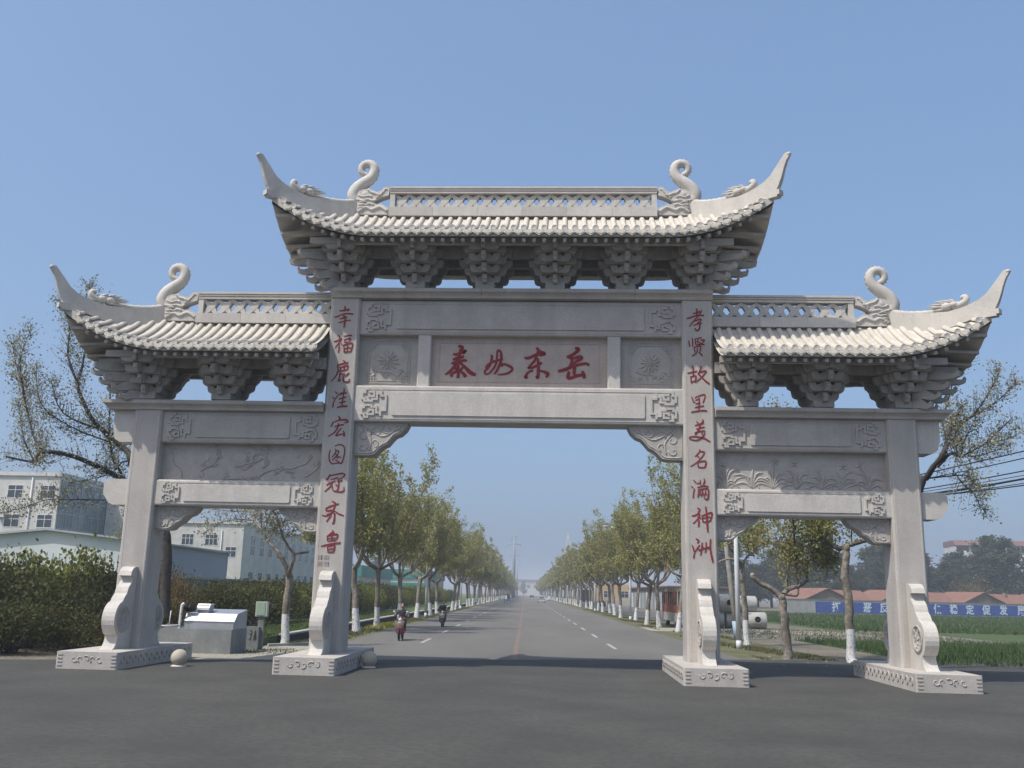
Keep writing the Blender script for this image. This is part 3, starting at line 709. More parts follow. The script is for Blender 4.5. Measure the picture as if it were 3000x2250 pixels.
# ------------------------------------------------------------------ roofs
# Everything is laid out for the centre roof; each side roof is the outer half of the same roof,
# moved outwards by DX and down by DZ.
DX, DZ = 5.5, -3.32
TS = M['tile_stone']; GL = M['granite_light']
HB = 1.87                                   # eave to middle plane
XR = 4.93                                  # ridge end
XC = 6.93                                  # corner
def eave(x): return 11.88+1.0*(max(0.0, abs(x)-4.0)/2.9)**2.1
def fcv(t): return .55*t+.45*t*t
def t_hip(x): return min(1.0, (XC-abs(x))/2.0) if abs(x) > XR else 1.0
def zsurf(x, t): return eave(x)+1.12*fcv(t)
def ypos(t, s=-1): return YC+s*HB*(1-t)
roof_c = empty('roof', (0, 0, 0)); roof_c.parent = gate
roof_l = empty('roof', (0, 0, 0)); roof_l.parent = gate
roof_r = empty('roof', (0, 0, 0)); roof_r.parent = gate
OFF = {0: (0, 0, 0), 1: (DX, 0, DZ), -1: (-DX, 0, DZ)}
ROOT = {0: roof_c, 1: roof_r, -1: roof_l}
def place(name, me, x):
    """put on the centre roof, and on the side roof beyond (x>0 right, x<0 left)"""
    put(name, me, roof_c)
    s = 1 if x > 0 else -1
    put(name, me, ROOT[s], OFF[s])
def cover_mesh(x, s=-1, r=.078):
    th = t_hip(x)
    t1 = min(th, .92) if abs(x) < XR else max(.06, th-.04)
    n = 7; vs = []; m_ = 6
    for i in range(n+1):
        t = t1*i/n
        y = ypos(t, s); z = zsurf(x, t)
        # normal in the y-z plane
        t2 = t+.01
        dy, dz = ypos(t2, s)-y, zsurf(x, t2)-z
        d = math.hypot(dy, dz); ny, nz = -dz/d*(1 if dy > 0 else -1), abs(dy)/d
        rr = r*(1.0 if i % 2 == 0 else .965)
        for k in range(m_+1):
            a = PI*k/m_
            vs.append((x-rr*math.cos(a), y+ny*rr*math.sin(a), z-.02+nz*rr*math.sin(a)))
    fs = []
    for i in range(n):
        for k in range(m_):
            a = i*(m_+1)+k
            f = (a, a+1, a+m_+2, a+m_+1)
            fs.append(f if s < 0 else f[::-1])
    mb = MB(); mb.add(vs, fs, 0, True)
    return mb
cols = [.14+.28*k for k in range(24)]
mb = MB(); mb.lathe([(.084, .05), (.084, 0), (.074, -.005), (.068, -.001), (.01, -.001)], (0, 0, 0), 14, 'y')
disc_me = mb.mesh('tile_end', M['granite_light'])
mb = MB()
dp = [(-.14, .0), (-.14, -.10), (-.10, -.135), (-.055, -.155), (-.02, -.185), (0, -.195), (.02, -.185), (.055, -.155), (.10, -.135), (.14, -.10), (.14, 0), (0, -.035)]
mb.prism([(a*.985, b) for a, b in dp], -.03, .012, 'y')
mb.prism([(-.1, -.02), (-.1, -.10), (0, -.155), (.1, -.10), (.1, -.02), (0, -.05)], -.042, -.028, 'y')
drip_me = mb.mesh('drip_tile', TS)
mb = MB(); mb.box(-.045, .045, 0, .75, -.045, .045); raf_me = mb.mesh('rafter', M['bracket'])
straight = None
for sx in (-1, 1):
    for x in cols:
        X = sx*x
        me = cover_mesh(X).mesh('cover_tile', TS)
        place('cover_tile', me, X)
        z = eave(X); o = OFF[sx]
        sl = (eave(abs(x)+.05)-eave(abs(x)-.05))/.1*sx
        roll = -math.atan(sl)
        put('tile_end', disc_me, roof_c, (X, ypos(0)-.055, z-.005))
        put('tile_end', disc_me, ROOT[sx], (X+o[0], ypos(0)-.055, z-.005+o[2]))
        xd = X-sx*.14
        zd = eave(xd)-.045
        if not (sx > 0 and x == cols[0]):
            put('drip_tile', drip_me, roof_c, (xd, ypos(0)-.02, zd), (-.14, roll, 0))
        put('drip_tile', drip_me, ROOT[sx], (xd+o[0], ypos(0)-.02, zd+o[2]), (-.14, roll, 0))
        if x < 6.4:
            put('rafter', raf_me, roof_c, (X, ypos(0)+.05, z-.33), (math.atan(.25), roll, 0))
            put('rafter', raf_me, ROOT[sx], (X+o[0], ypos(0)+.05, z-.33+o[2]), (math.atan(.25), roll, 0))
# deck: top with pan tile troughs, soffit below
def deck(xs, s):
    mb = MB(); n = 6
    top = []; bot = []
    for x in xs:
        th = t_hip(x)
        for i in range(n+1):
            t = th*i/n
            y, z = ypos(t, s), zsurf(x, t)
            top.append((x, y, z-.035)); bot.append((x, y, z-.24-.10*t))
    N = len(xs); w = n+1
    fs = []
    for i in range(N-1):
        for j in range(n):
            a = i*w+j
            q = (a, a+w, a+w+1, a+1)
            fs.append(q if s < 0 else q[::-1])
            q2 = tuple(N*w+v for v in q)
            fs.append(q2[::-1] if s < 0 else q2)
        a = i*w; q = (a, N*w+a, N*w+a+w, a+w)
        fs.append(q if s < 0 else q[::-1])
    mb.add(top+bot, fs, 0, False)
    return mb
def xs_between(a, b, n): return [a+(b-a)*i/n for i in range(n+1)]
for s in (-1, 1):
    nm = 'roof_deck'
    deck(xs_between(-XC, XC, 60), s).build(nm, TS, roof_c)
    deck(xs_between(-.04, XC, 32), s).build(nm, TS, roof_r, loc=OFF[1])
    deck(xs_between(-XC, .04, 32), s).build(nm, TS, roof_l, loc=OFF[-1])
# the slopes at the roof ends
def end_deck(sx):
    mb = MB(); m_, n = 12, 6
    top = []; bot = []
    for i in range(m_+1):
        d = -HB+2*HB*i/m_
        y = YC+d
        xh = XR+abs(d)*2.0/HB; th = (XC-xh)/2.0
        zh = zsurf(xh, th)
        ze = 11.93+(eave(XC)-11.93)*(abs(d)/HB)**2.1
        for j in range(n+1):
            t = j/n
            x = XC-(XC-xh)*t-.12*(1-(abs(d)/HB)**2)*(1-t)
            z = ze+(zh-ze)*fcv(t) if zh > ze else ze+(zh-ze)*t
            top.append((sx*x, y, z-.03)); bot.append((sx*x, y, z-.26-.08*t))
    w = n+1; N = m_+1; fs = []
    for i in range(m_):
        for j in range(n):
            a = i*w+j; q = (a, a+w, a+w+1, a+1)
            fs.append(q if sx > 0 else q[::-1]); q2 = tuple(N*w+v for v in q); fs.append(q2[::-1] if sx > 0 else q2)
        a = i*w; q = (a, N*w+a, N*w+a+w, a+w); fs.append(q if sx > 0 else q[::-1])
    mb.add(top+bot, fs)
    return mb
def end_tiles(sx):
    """cover tiles and tile ends of the end slope and of the back slope, seen from nowhere in the photograph"""
    mb = MB()
    for k in range(-6, 7):
        d = .28*k
        xh = XR+abs(d)*2.0/HB; zh = zsurf(xh, (XC-xh)/2.0); ze = 11.93+(eave(XC)-11.93)*(abs(d)/HB)**2.1
        xe = XC-.12*(1-(abs(d)/HB)**2)
        pts = [(sx*(xe-(xe-xh)*t*.94), YC+d, ze+(zh-ze)*(fcv(t) if zh > ze else t)+.01) for t in (0, .33, .66, 1)]
        mb.tube(pts, .07, 6)
    for x in cols:
        th = t_hip(x); t1 = min(th, .92)
        mb.tube([(sx*x, ypos(t1*t, 1), zsurf(x, t1*t)+.005) for t in (0, .33, .66, 1)], .075, 6)
    return mb
for sx in (-1, 1):
    place('roof_deck', end_deck(sx).mesh('roof_deck', TS), sx)
    me = end_tiles(sx).mesh('back_tiles', TS)
    for o_ in (put('back_tiles', me, roof_c), put('back_tiles', me, ROOT[sx], OFF[sx])): o_['kind'] = 'stuff'
    # planks of the end soffit
    for k in range(8):
        d = -1.6+.457*k
        ze = 11.93+(eave(XC)-11.93)*(abs(d)/HB)**2.1
        xe = XC-.12*(1-(abs(d)/HB)**2)
        mb = MB(); mb.prism([(sx*(xe-.05), ze-.29), (sx*(xe-.05), ze-.37), (sx*(xe-1.35), ze-.37+.16-.25*(abs(d)/HB)**2), (sx*(xe-1.35), ze-.22-.1*(abs(d)/HB)**2)], YC+d-.13, YC+d+.13, 'y')
        place('soffit_plank', mb.mesh('soffit_plank', M['bracket']), sx)
# ridges
def ridge(root, x0, x1, off, ends):
    ox, oz = off[0], off[2]
    n = max(3, round((x1-x0)/1.3)); dxx = (x1-x0)/n
    for i in range(n):
        a, b = x0+i*dxx+.003, x0+(i+1)*dxx-.003
        mb = MB(); mb.box(a, b, YC-.27, YC+.27, 12.90+oz, 13.185+oz)
        mb.build('ridge_stone', GL if i % 3 else M['granite'], root)
        mb = MB()
        for (h0, h1, w) in ((13.655, 13.715, .17), (13.715, 13.73, .15), (13.73, 13.775, .19), (13.775, 13.79, .165), (13.79, 13.85, .21)):
            mb.box(a, b, YC-w, YC+w, h0+oz, h1+oz)
        mb.build('ridge_cap', GL, root)
    for xe in ends:
        mb = MB(); mb.box(xe-.075, xe+.075, YC-.15, YC+.15, 13.185+oz, 13.655+oz)
        mb.build('ridge_post', GL, root)
    return n
def lens(a, b, w, n=5):
    """leaf shape from a to b"""
    dx, dz = b[0]-a[0], b[1]-a[1]; l = math.hypot(dx, dz); ux, uz = dx/l, dz/l
    L_ = []; R2 = []
    for i in range(n+1):
        t = i/n; h = w/2*math.sin(PI*t)**.8 if 0 < t < 1 else w*.08
        L_.append((a[0]+dx*t-uz*h, a[1]+dz*t+ux*h)); R2.append((a[0]+dx*t+uz*h, a[1]+dz*t-ux*h))
    return L_+R2[::-1]
LW, LH = .425, .47
mb = MB()
mb.prism(lens((-LW/2, 0), (LW/2, LH), .175), -.09, .09, 'y')
mb.prism(lens((-LW/2, LH), (LW/2, 0), .175), -.083, .083, 'y')
for sx_ in (-1, 1):
    mb.prism(lens((sx_*LW*.5, -.04), (sx_*LW*.5, .12), .12, 4), -.075, .075, 'y')
    mb.prism(lens((sx_*LW*.5, LH+.04), (sx_*LW*.5, LH-.12), .12, 4), -.075, .075, 'y')
lat_me = mb.mesh('lattice_cross', GL)
def lattice(root, x0, x1, oz):
    n = round((x1-x0)/LW); w = (x1-x0)/n
    for i in range(n):
        put('lattice_cross', lat_me, root, (x0+(i+.5)*w, YC, 13.185+oz), scale=(w/LW, 1, 1))
ridge(roof_c, -3.95, 3.95, (0, 0, 0), (-3.87, 3.87)); lattice(roof_c, -3.8, 3.8, 0)
ridge(roof_r, 5.45, 9.45, (0, 0, DZ), (9.37,)); lattice(roof_r, 5.47, 9.3, DZ)
ridge(roof_l, -9.45, -5.45, (0, 0, DZ), (-9.37,)); lattice(roof_l, -9.3, -5.47, DZ)
# hip ridges with their upturned tips
def diag(s, sx, sy=-1):
    return (sx*(XR+s*2.0), YC+sy*HB*s)
AT = [(0, 13.47), (.12, 13.33), (.24, 13.23), (.41, 13.15), (.62, 13.09), (.73, 13.12), (.83, 13.18), (.92, 13.27), (.99, 13.40), (1.04, 13.57), (1.10, 13.77), (1.15, 13.93), (1.18, 13.94)]
AB = [(1.20, 13.86), (1.165, 13.72), (1.135, 13.52), (1.11, 13.30), (1.08, 13.10), (1.04, 12.90), (1.0, 12.74), (.86, 12.78), (.68, 12.66), (.5, 12.60), (.32, 12.62), (.16, 12.74), (0, 12.95)]
def hip_arm(sx, sy=-1, w=.105):
    mb = MB(); pts = AT+AB; n = len(pts)
    nx, ny = (sy*2.0*-1, sx*2.0) ; d = math.hypot(nx, ny)
    # horizontal normal of the diagonal direction (sx*2, sy*HB)
    dx, dy = sx*2.0, sy*HB; d = math.hypot(dx, dy); nx, ny = -dy/d, dx/d
    vs = []
    for sgn in (-1, 1):
        for s, z in pts:
            x, y = diag(s, sx, sy); ww = w*(1 if s < .95 else max(.35, 1-(s-.95)*2.4))
            vs.append((x+sgn*nx*ww, y+sgn*ny*ww, z))
    # fan from strips: pair top i with bottom
    k = len(AT); fs = []
    bt = list(range(n-1, k-1, -1))
    def ring(o): return [(o+i, o+bt[i]) for i in range(k)]
    A, B = ring(0), ring(n)
    for i in range(k-1):
        f = (A[i][0], A[i+1][0], A[i+1][1], A[i][1]); g = (B[i][0], B[i][1], B[i+1][1], B[i+1][0])
        fs += [f, g]
        fs.append((A[i][0], B[i][0], B[i+1][0], A[i+1][0]))
        fs.append((A[i][1], A[i+1][1], B[i+1][1], B[i][1]))
    fs.append((A[0][0], A[0][1], B[0][1], B[0][0])); fs.append((A[-1][0], B[-1][0], B[-1][1], A[-1][1]))
    mb.add(vs, fs)
    tx, ty = diag(1.185, sx, sy)
    mb.ball((tx, ty, 13.89), (.07, .07, .06), 8, 5)
    # three overlapping blocks at the foot of the tip
    for s0, s1, z0, z1 in ((.96, 1.06, 12.74, 12.79), (1.0, 1.085, 12.79, 12.93)):
        a, b = diag(s0, sx, sy), diag(s1, sx, sy)
        vs = [(p[0]+g*nx*(w+.004), p[1]+g*ny*(w+.004), z) for z in (z0, z1) for p in (a, b) for g in (-1, 1)]
        mb.add(vs, [(0, 2, 3, 1), (4, 5, 7, 6), (0, 1, 5, 4), (2, 6, 7, 3), (0, 4, 6, 2), (1, 3, 7, 5)])
    return mb
def small_dragon(sx, sy=-1):
    """dragon lying on the hip ridge: rope body, maned head, rolled snout towards the tip"""
    mb = MB()
    def q(s, z, off=0.0):
        x, y = diag(s, sx, sy); d = math.sqrt(2)
        return (x-sy*off/d, y+sx*off/d, z)
    body = [q(0, 13.47), q(.12, 13.34), (q(.24, 13.25)), q(.41, 13.18), q(.56, 13.17)]
    bp = catmull(body, 5)
    mb.tube(bp, [.075 if i % 2 else .092 for i in range(len(bp))], 7)
    mb.ball(q(.60, 13.25), (.17, .17, .13), 8, 6)
    mb.ball(q(.67, 13.27), (.15, .15, .11), 8, 6)
    mb.tube(catmull([q(.66, 13.24), q(.73, 13.24), q(.785, 13.33), q(.775, 13.44), q(.735, 13.42)], 3), [.11, .108, .105, .10, .098, .095, .09, .085, .08, .075, .07, .06, .045], 7)
    for k, (s, z, l, dz) in enumerate([(.62, 13.32, -.13, .13), (.59, 13.31, -.16, .06), (.66, 13.33, -.11, .12), (.57, 13.24, -.16, .09), (.69, 13.33, -.06, .10), (.60, 13.18, -.13, .0)]):
        for o in (-.06, .06):
            mb.tube([q(s, z, o), q(s+l*.5, z+dz*.5, o*1.3), q(s+l, z+dz, o*1.5)], [.05, .035, .008], 5)
    for o in (-.09, .09): mb.ball(q(.675, 13.29, o), .03, 6, 5)
    mb.tube([q(.66, 13.17), q(.72, 13.15), q(.76, 13.18)], [.06, .05, .02], 6)
    return mb
for sx in (-1, 1):
    for sy in (-1, 1):
        place('hip_ridge', hip_arm(sx, sy).mesh('hip_ridge', GL), sx)
        place('hip_dragon', small_dragon(sx, sy).mesh('hip_dragon', GL), sx)
# ridge-end dragons
def ridge_dragon(sx):
    mb = MB()
    body = [(4.93, 12.98), (3.99, 12.98), (3.98, 13.19), (4.10, 13.26), (4.22, 13.33), (4.36, 13.31), (4.43, 13.36), (4.40, 13.42), (4.28, 13.50), (4.10, 13.57), (3.985, 13.60), (3.975, 13.84), (4.06, 13.87), (4.15, 13.84), (4.24, 13.74), (4.36, 13.70), (4.46, 13.76), (4.60, 13.80), (4.78, 13.78), (4.95, 13.70), (5.0, 13.5), (4.98, 13.3), (4.93, 13.2)]
    mb.prism([(sx*a, b) for a, b in body], YC-.15, YC+.15, 'y')
    tail = [(4.98, 13.42, .17), (5.08, 13.62, .20), (4.98, 13.86, .20), (4.78, 14.04, .185), (4.58, 14.20, .165), (4.49, 14.40, .15), (4.52, 14.57, .14), (4.64, 14.66, .13), (4.79, 14.65, .12), (4.88, 14.54, .11), (4.87, 14.40, .10), (4.78, 14.32, .085), (4.68, 14.31, .06)]
    tp = catmull([(sx*a, YC, b, r) for a, b, r in tail], 4)
    mb.tube([p[:3] for p in tp], [p[3]*(1.0 if i % 2 else .97) for i, p in enumerate(tp)], 10)
    # back spines
    for i in range(3, len(tp)-4, 2):
        p = Vector(tp[i][:3]); d = (Vector(tp[i+1][:3])-Vector(tp[i-1][:3])).normalized()
        nrm = Vector((d.z, 0, -d.x))*(-1 if sx > 0 else 1)
        e = p+nrm*tp[i][3]
        mb.tube([e-nrm*.02, e+nrm*.035-d*.02], [.03, .005], 4)
    # mane, brow, whiskers, claw: rolled bands on both faces
    for sy in (-1, 1):
        y = YC+sy*.15
        for pts, r in (([(4.95, 13.46), (4.78, 13.42), (4.62, 13.46), (4.48, 13.42), (4.36, 13.44)], .035), ([(4.9, 13.6), (4.75, 13.54), (4.6, 13.58), (4.5, 13.54)], .035), ([(4.62, 13.78), (4.52, 13.68), (4.42, 13.66), (4.3, 13.6), (4.2, 13.62)], .04),
                       ([(4.88, 13.05), (4.78, 13.16), (4.62, 13.2), (4.5, 13.13), (4.38, 13.17), (4.25, 13.22), (4.12, 13.16), (4.02, 13.08)], .05), ([(4.85, 13.32), (4.7, 13.27), (4.55, 13.33), (4.44, 13.28)], .035), ([(4.1, 13.8), (4.16, 13.7), (4.26, 13.62), (4.36, 13.5)], .03)):
            cp = catmull([(sx*a, y, b) for a, b in pts], 3)
            mb.tube(cp, r, 5)
        for k in range(4): mb.tube([(sx*(4.92-.02*k), y, 13.1+.09*k), (sx*(4.80-.03*k), y+sy*.03, 13.12+.09*k), (sx*(4.70-.03*k), y, 13.07+.09*k)], [.03, .03, .006], 4)
        mb.ball((sx*4.34, y, 13.62), .045, 8, 5)
        mb.ball((sx*4.06, y, 13.78), .03, 6, 5)
        mb.ball((sx*4.7, y-sy*.03, 13.64), (.16, .05, .12), 8, 5)
    return mb
for sx in (-1, 1):
    place('ridge_dragon', ridge_dragon(sx).mesh('ridge_dragon', GL), sx)
# ------------------------------------------------------------------ bracket sets
BR = M['bracket']
def arm_profile(hw, h, gap, notch=True):
    """one half of a bracket arm, rounded lower end, notch behind the tip"""
    r = min(.13, hw*.35)
    pts = [(gap, 0), (hw-r, 0)]
    for k in range(1, 5):
        a = -PI/2+k*PI/8
        pts.append((hw-r+r*math.cos(a), r+r*math.sin(a)*1.0))
    pts += [(hw+.015, h)]
    if notch: pts += [(hw*.60, h), (hw*.55, h-.085), (hw*.26, h-.0)]
    pts += [(gap, h)]
    return pts
def arm_mesh(hw, h=.225, th=.16, gap=.06, notch=True):
    mb = MB()
    for sg in (-1, 1):
        mb.prism([(sg*a, b) for a, b in arm_profile(hw, h, gap, notch)], 0, th, 'y')
    mb.box(-gap-.01, gap+.01, .015, th-.01, .02, h-.02)
    return mb.mesh('bracket_arm', BR)
arms = {w: arm_mesh(w) for w in (.42, .43, .60, .76)}
arms_n = {w: arm_mesh(w, notch=False) for w in (.62, .78)}
mb = MB()
mb.box(-.23, .23, -.02, .9, 0, .05); mb.box(-.28, .28, -.10, 1.0, .05, .24, ch=.02)
base_me = mb.mesh('base_block', BR)
def beak_mesh():
    mb = MB()
    mb.prism([(.35, .0), (.35, .2), (-.08, .2), (-.17, .15), (-.2, .04), (-.13, -.07), (-.02, -.09), (.1, -.04)], -.062, .062, 'x')
    mb.box(-.022, .022, -.235, -.1, -.0, .045)
    return mb.mesh('bracket_beak', BR)
beak_me = beak_mesh()
# rear half, the same tiers mirrored and joined: hidden behind the front half
ROWS = [(.235, [(-.02, .44, 0)]), (.46, [(-.30, .42, 1), (.0, .62, 0)]), (.70, [(-.60, .43, 1), (-.28, .60, 0), (.02, .76, 0)]), (.94, [(-.92, .43, 1), (-.58, .60, 0), (-.26, .76, 0)])]
mb = MB()
for dz, L_ in ROWS:
    for yy, hw, fr in L_:
        for sg in (-1, 1):
            mb.prism([(sg*a, dz+b) for a, b in arm_profile(hw, .225, .0, False)], .96-yy-.16, .96-yy, 'y')
for k, (z0, w_) in enumerate(((.22, .3), (.46, .42), (.70, .5), (.94, .55))):
    mb.box(-w_+.02, w_-.02, .10-.28*k+.06, .86+.28*k-.06, z0, z0+.22)
core_me = mb.mesh('bracket_core', M['bracket'])
def bracket_set(x, z, corner=0):
    r = empty('bracket_set', (x, 0, z)); r.parent = gate
    put('base_block', base_me, r)
    put('bracket_core', core_me, r)
    for dz, L_ in ROWS:
        for yy, hw, fr in L_:
            w = min(arms, key=lambda k: abs(k-hw))
            put('bracket_arm', arms[w], r, (0, yy-.005*(hw > .5), dz))
    for k, (yy, dz) in enumerate(((-.12, .26), (-.42, .50), (-.74, .74))):
        put('bracket_beak', beak_me, r, (0, yy, dz))
    mb = MB(); mb.box(-.055, .055, -1.06, -.6, .95, 1.17)
    mb.build('beam_head', BR, r)
    if corner:
        sx = corner
        # long curved beaks that reach out past the corner, stepped tongue tips, along the diagonal and along the wall
        for k, (dz, l0, l1) in enumerate(((.06, .3, .86), (.30, .3, 1.12), (.54, .3, 1.38), (.80, .3, 1.62))):
            for ang, ll in ((math.radians(-8), 1.0), (math.radians(-42), .9)):
                a, b = l0, l1*ll
                if k == 3 and ang < math.radians(-10): b *= 1.05
                prof = [(a, .20), (a+(b-a)*.25, .25), (a+(b-a)*.5, .21), (a+(b-a)*.72, .11), (a+(b-a)*.86, .045), (b-.04, .05), (b, .13), (b+.05, .07), (b+.02, -.04), (b-.12, -.09), (a+(b-a)*.7, -.09), (a+(b-a)*.4, -.04), (a, -.04)]
                q = MB(); n = len(prof); vs = []
                ca, sa = math.cos(ang), math.sin(ang)
                for g in (-.075, .075):
                    for u, v in prof:
                        vs.append((sx*(u*ca-g*sa), (.15 if ang < 0 else .6)+u*sa+g*ca, dz+v))
                # triangulated side faces as a strip: top list 0..6, bottom 12..7
                T = [0, 1, 2, 3, 4, 5, 6]; B = [12, 11, 10, 9, 9, 8, 7]
                fs = []
                for o, fl in ((0, 0), (n, 1)):
                    for i in range(6):
                        f = [o+T[i], o+T[i+1], o+B[i+1], o+B[i]]
                        ff = []
                        for v_ in f:
                            if v_ not in ff: ff.append(v_)
                        fs.append(tuple(ff if fl else ff[::-1]))
                for i in range(n):
                    j = (i+1) % n; fs.append((i, j, n+j, n+i))
                q.add(vs, fs)
                q.build('corner_beak', BR, r)
        for k, (dz, w_) in enumerate(((.24, .42), (.48, .56), (.72, .70), (.96, .80))):
            q = MB()
            pr = [(0, 0), (w_-.12, 0), (w_-.04, .05), (w_, .13), (w_, .22), (0, .22)]
            q.prism([(sx*(a+.15+.16*k), dz+b) for a, b in pr], .1-.10*k, .86+.10*k, 'y')
            q.build('bracket_arm', BR, r)
    return r
for x in (-5.05, -3.0, -1.0, 1.0, 3.0, 5.05):
    bracket_set(x, 10.52, (-1 if x < -5 else (1 if x > 5 else 0)))
for sx in (-1, 1):
    for x in (6.33, 8.37, 10.55):
        bracket_set(sx*x, 7.19, sx if x > 10 else 0)
# tie beams between the bracket sets and the eave purlins, front and back
for (x0, x1, z) in ((-5.9, 5.9, 10.52), (5.45, 11.4, 7.19), (-11.4, -5.45, 7.19)):
    for s in (-1, 1):
        def yy(a): return (YC-a, YC-a+.14) if s < 0 else (YC+a-.14, YC+a)
        for (ya, z0, z1) in ((.50, .985, 1.30), (1.44, 1.06, 1.24)):
            a, b = yy(ya)
            xa, xb = x0, x1
            mb = MB(); mb.box(xa, xb, a, b, z+z0, z+z1)
            mb.build('tie_beam', BR, gate)
# ------------------------------------------------------------------ vegetation
def leaf_mat(name, c1, c2, c3, scale=.5):
    m_ = mat(name, c1, c2, scale, 0.7, 0, c3=c3, s3=2.3, m3=.8, spec=0.25, contrast=(.38, .62))
    N, L = m_.node_tree.nodes, m_.node_tree.links
    b = N['Principled BSDF']; out = [n for n in N if n.type == 'OUTPUT_MATERIAL'][0]
    tr = N.new('ShaderNodeBsdfTranslucent'); ms = N.new('ShaderNodeMixShader'); ms.inputs[0].default_value = .35
    src = b.inputs['Base Color'].links[0].from_socket
    L.new(src, tr.inputs['Color']); L.new(b.outputs[0], ms.inputs[1]); L.new(tr.outputs[0], ms.inputs[2]); L.new(ms.outputs[0], out.inputs['Surface'])
    return m_
M['leaf_plane'] = leaf_mat('plane_tree_leaves', (0.22, 0.25, 0.065), (0.35, 0.345, 0.12), (0.30, 0.24, 0.11))
M['leaf_sparse'] = leaf_mat('young_grey_green_leaves', (0.26, 0.27, 0.16), (0.40, 0.38, 0.24), (0.30, 0.25, 0.16))
M['leaf_hedge'] = leaf_mat('hedge_leaves', (0.040, 0.058, 0.014), (0.085, 0.098, 0.026), (0.075, 0.052, 0.018), 1.2)
M['leaf_bright'] = leaf_mat('bright_shrub_leaves', (0.119, 0.175, 0.025), (0.196, 0.224, 0.042), (0.168, 0.140, 0.035), 1.2)
M['leaf_red'] = leaf_mat('reddish_shrub_leaves', (0.140, 0.077, 0.042), (0.210, 0.126, 0.049), (0.126, 0.140, 0.042), 1.2)
M['leaf_poplar'] = leaf_mat('poplar_leaves', (0.050, 0.072, 0.035), (0.083, 0.105, 0.050), (0.055, 0.066, 0.044), .2)
def bark_mat(name, c1, c2, c3, white=0.0):
    m_ = mat(name, c1, c2, 3.0, .9, .8, 14, c3, 9, .6, stretch=(1, 1, .35), bdist=.02, coord='obj')
    if white > 0:
        N, L = m_.node_tree.nodes, m_.node_tree.links
        b = N['Principled BSDF']; src = b.inputs['Base Color'].links[0].from_socket
        tc = N.new('ShaderNodeTexCoord'); sp = N.new('ShaderNodeSeparateXYZ'); L.new(tc.outputs['Object'], sp.inputs[0])
        mr = N.new('ShaderNodeMath'); mr.operation = 'LESS_THAN'; mr.inputs[1].default_value = white; L.new(sp.outputs['Z'], mr.inputs[0])
        nz = N.new('ShaderNodeTexNoise'); nz.inputs['Scale'].default_value = 9; nz.inputs['Detail'].default_value = 5; L.new(tc.outputs['Object'], nz.inputs['Vector'])
        rp = N.new('ShaderNodeValToRGB'); rp.color_ramp.elements[0].position = .36; rp.color_ramp.elements[1].position = .46; L.new(nz.outputs['Fac'], rp.inputs['Fac'])
        mm = N.new('ShaderNodeMath'); mm.operation = 'MULTIPLY'; L.new(mr.outputs[0], mm.inputs[0]); L.new(rp.outputs[0], mm.inputs[1])
        mx = N.new('ShaderNodeMix'); mx.data_type = 'RGBA'; L.new(mm.outputs[0], mx.inputs[0]); L.new(src, mx.inputs[6]); mx.inputs[7].default_value = (.58, .58, .57, 1)
        L.new(mx.outputs[2], b.inputs['Base Color'])
    return m_
M['bark_white'] = bark_mat('mottled_bark_limewashed_foot', (0.15, 0.13, 0.105), (0.36, 0.32, 0.26), (0.10, 0.085, 0.065), 1.15)
M['bark'] = bark_mat('mottled_bark', (0.15, 0.13, 0.11), (0.34, 0.30, 0.25), (0.09, 0.08, 0.07))
M['bark_dark'] = bark_mat('dark_bark', (0.045, 0.04, 0.038), (0.085, 0.075, 0.068), (0.03, 0.028, 0.026))

def add_leaf(mb, p, s, r):
    a, b, c = r.uniform(0, 6.28), r.uniform(-1, 1), r.uniform(0, 6.28)
    st = math.sqrt(1-b*b)
    u = Vector((math.cos(a)*st, math.sin(a)*st, b))
    v = u.cross(Vector((math.cos(c), math.sin(c), .3))).normalized()
    s2 = s*r.uniform(.6, 1.25); w = s2*.42
    i = len(mb.v)
    q1 = p+u*s2*.5+v*w; q2 = p+u*s2; q3 = p+u*s2*.5-v*w
    mb.v += [(p.x, p.y, p.z), (q1.x, q1.y, q1.z), (q2.x, q2.y, q2.z), (q3.x, q3.y, q3.z)]
    mb.f.append((i, i+1, i+2, i+3)); mb.mi.append(0); mb.sm.append(False)

def grow(wood, spots, p, d, L_, r0, r1, rnd, nseg=5, wob=.18, upw=.08, sides=4):
    pts = [p]; q = p.copy(); dd = d.normalized()
    for i in range(nseg):
        dd = (dd+Vector((rnd.uniform(-1, 1), rnd.uniform(-1, 1), rnd.uniform(-.5, 1)*.6))*wob+Vector((0, 0, upw))).normalized()
        q = q+dd*L_/nseg; pts.append(q.copy())
    wood.tube(pts, [r0+(r1-r0)*i/nseg for i in range(nseg+1)], sides, cap=False)
    return pts
def spray(wood, spots, pts, rnd, n, ln, r0=.012, start=.25):
    """side twigs along a shoot; their points collect leaves"""
    m_ = len(pts)-1
    for k in range(n):
        t = start+(1-start)*(k+rnd.random())/n
        i = min(m_-1, int(t*m_)); f = t*m_-i
        p = pts[i].lerp(pts[i+1], f)
        ax = (pts[i+1]-pts[i]).normalized()
        a = rnd.uniform(0, 6.28); side = ax.cross(Vector((math.cos(a), math.sin(a), .2))).normalized()
        d = (side*1.0+ax*.7+Vector((0, 0, .25))).normalized()
        L_ = ln*rnd.uniform(.5, 1.15)*(1.1-.5*t)
        tp = grow(wood, spots, p, d, L_, r0, .003, rnd, 3, .25, .1, 3)
        spots += tp[1:]
    spots += pts[int(len(pts)*.5):]

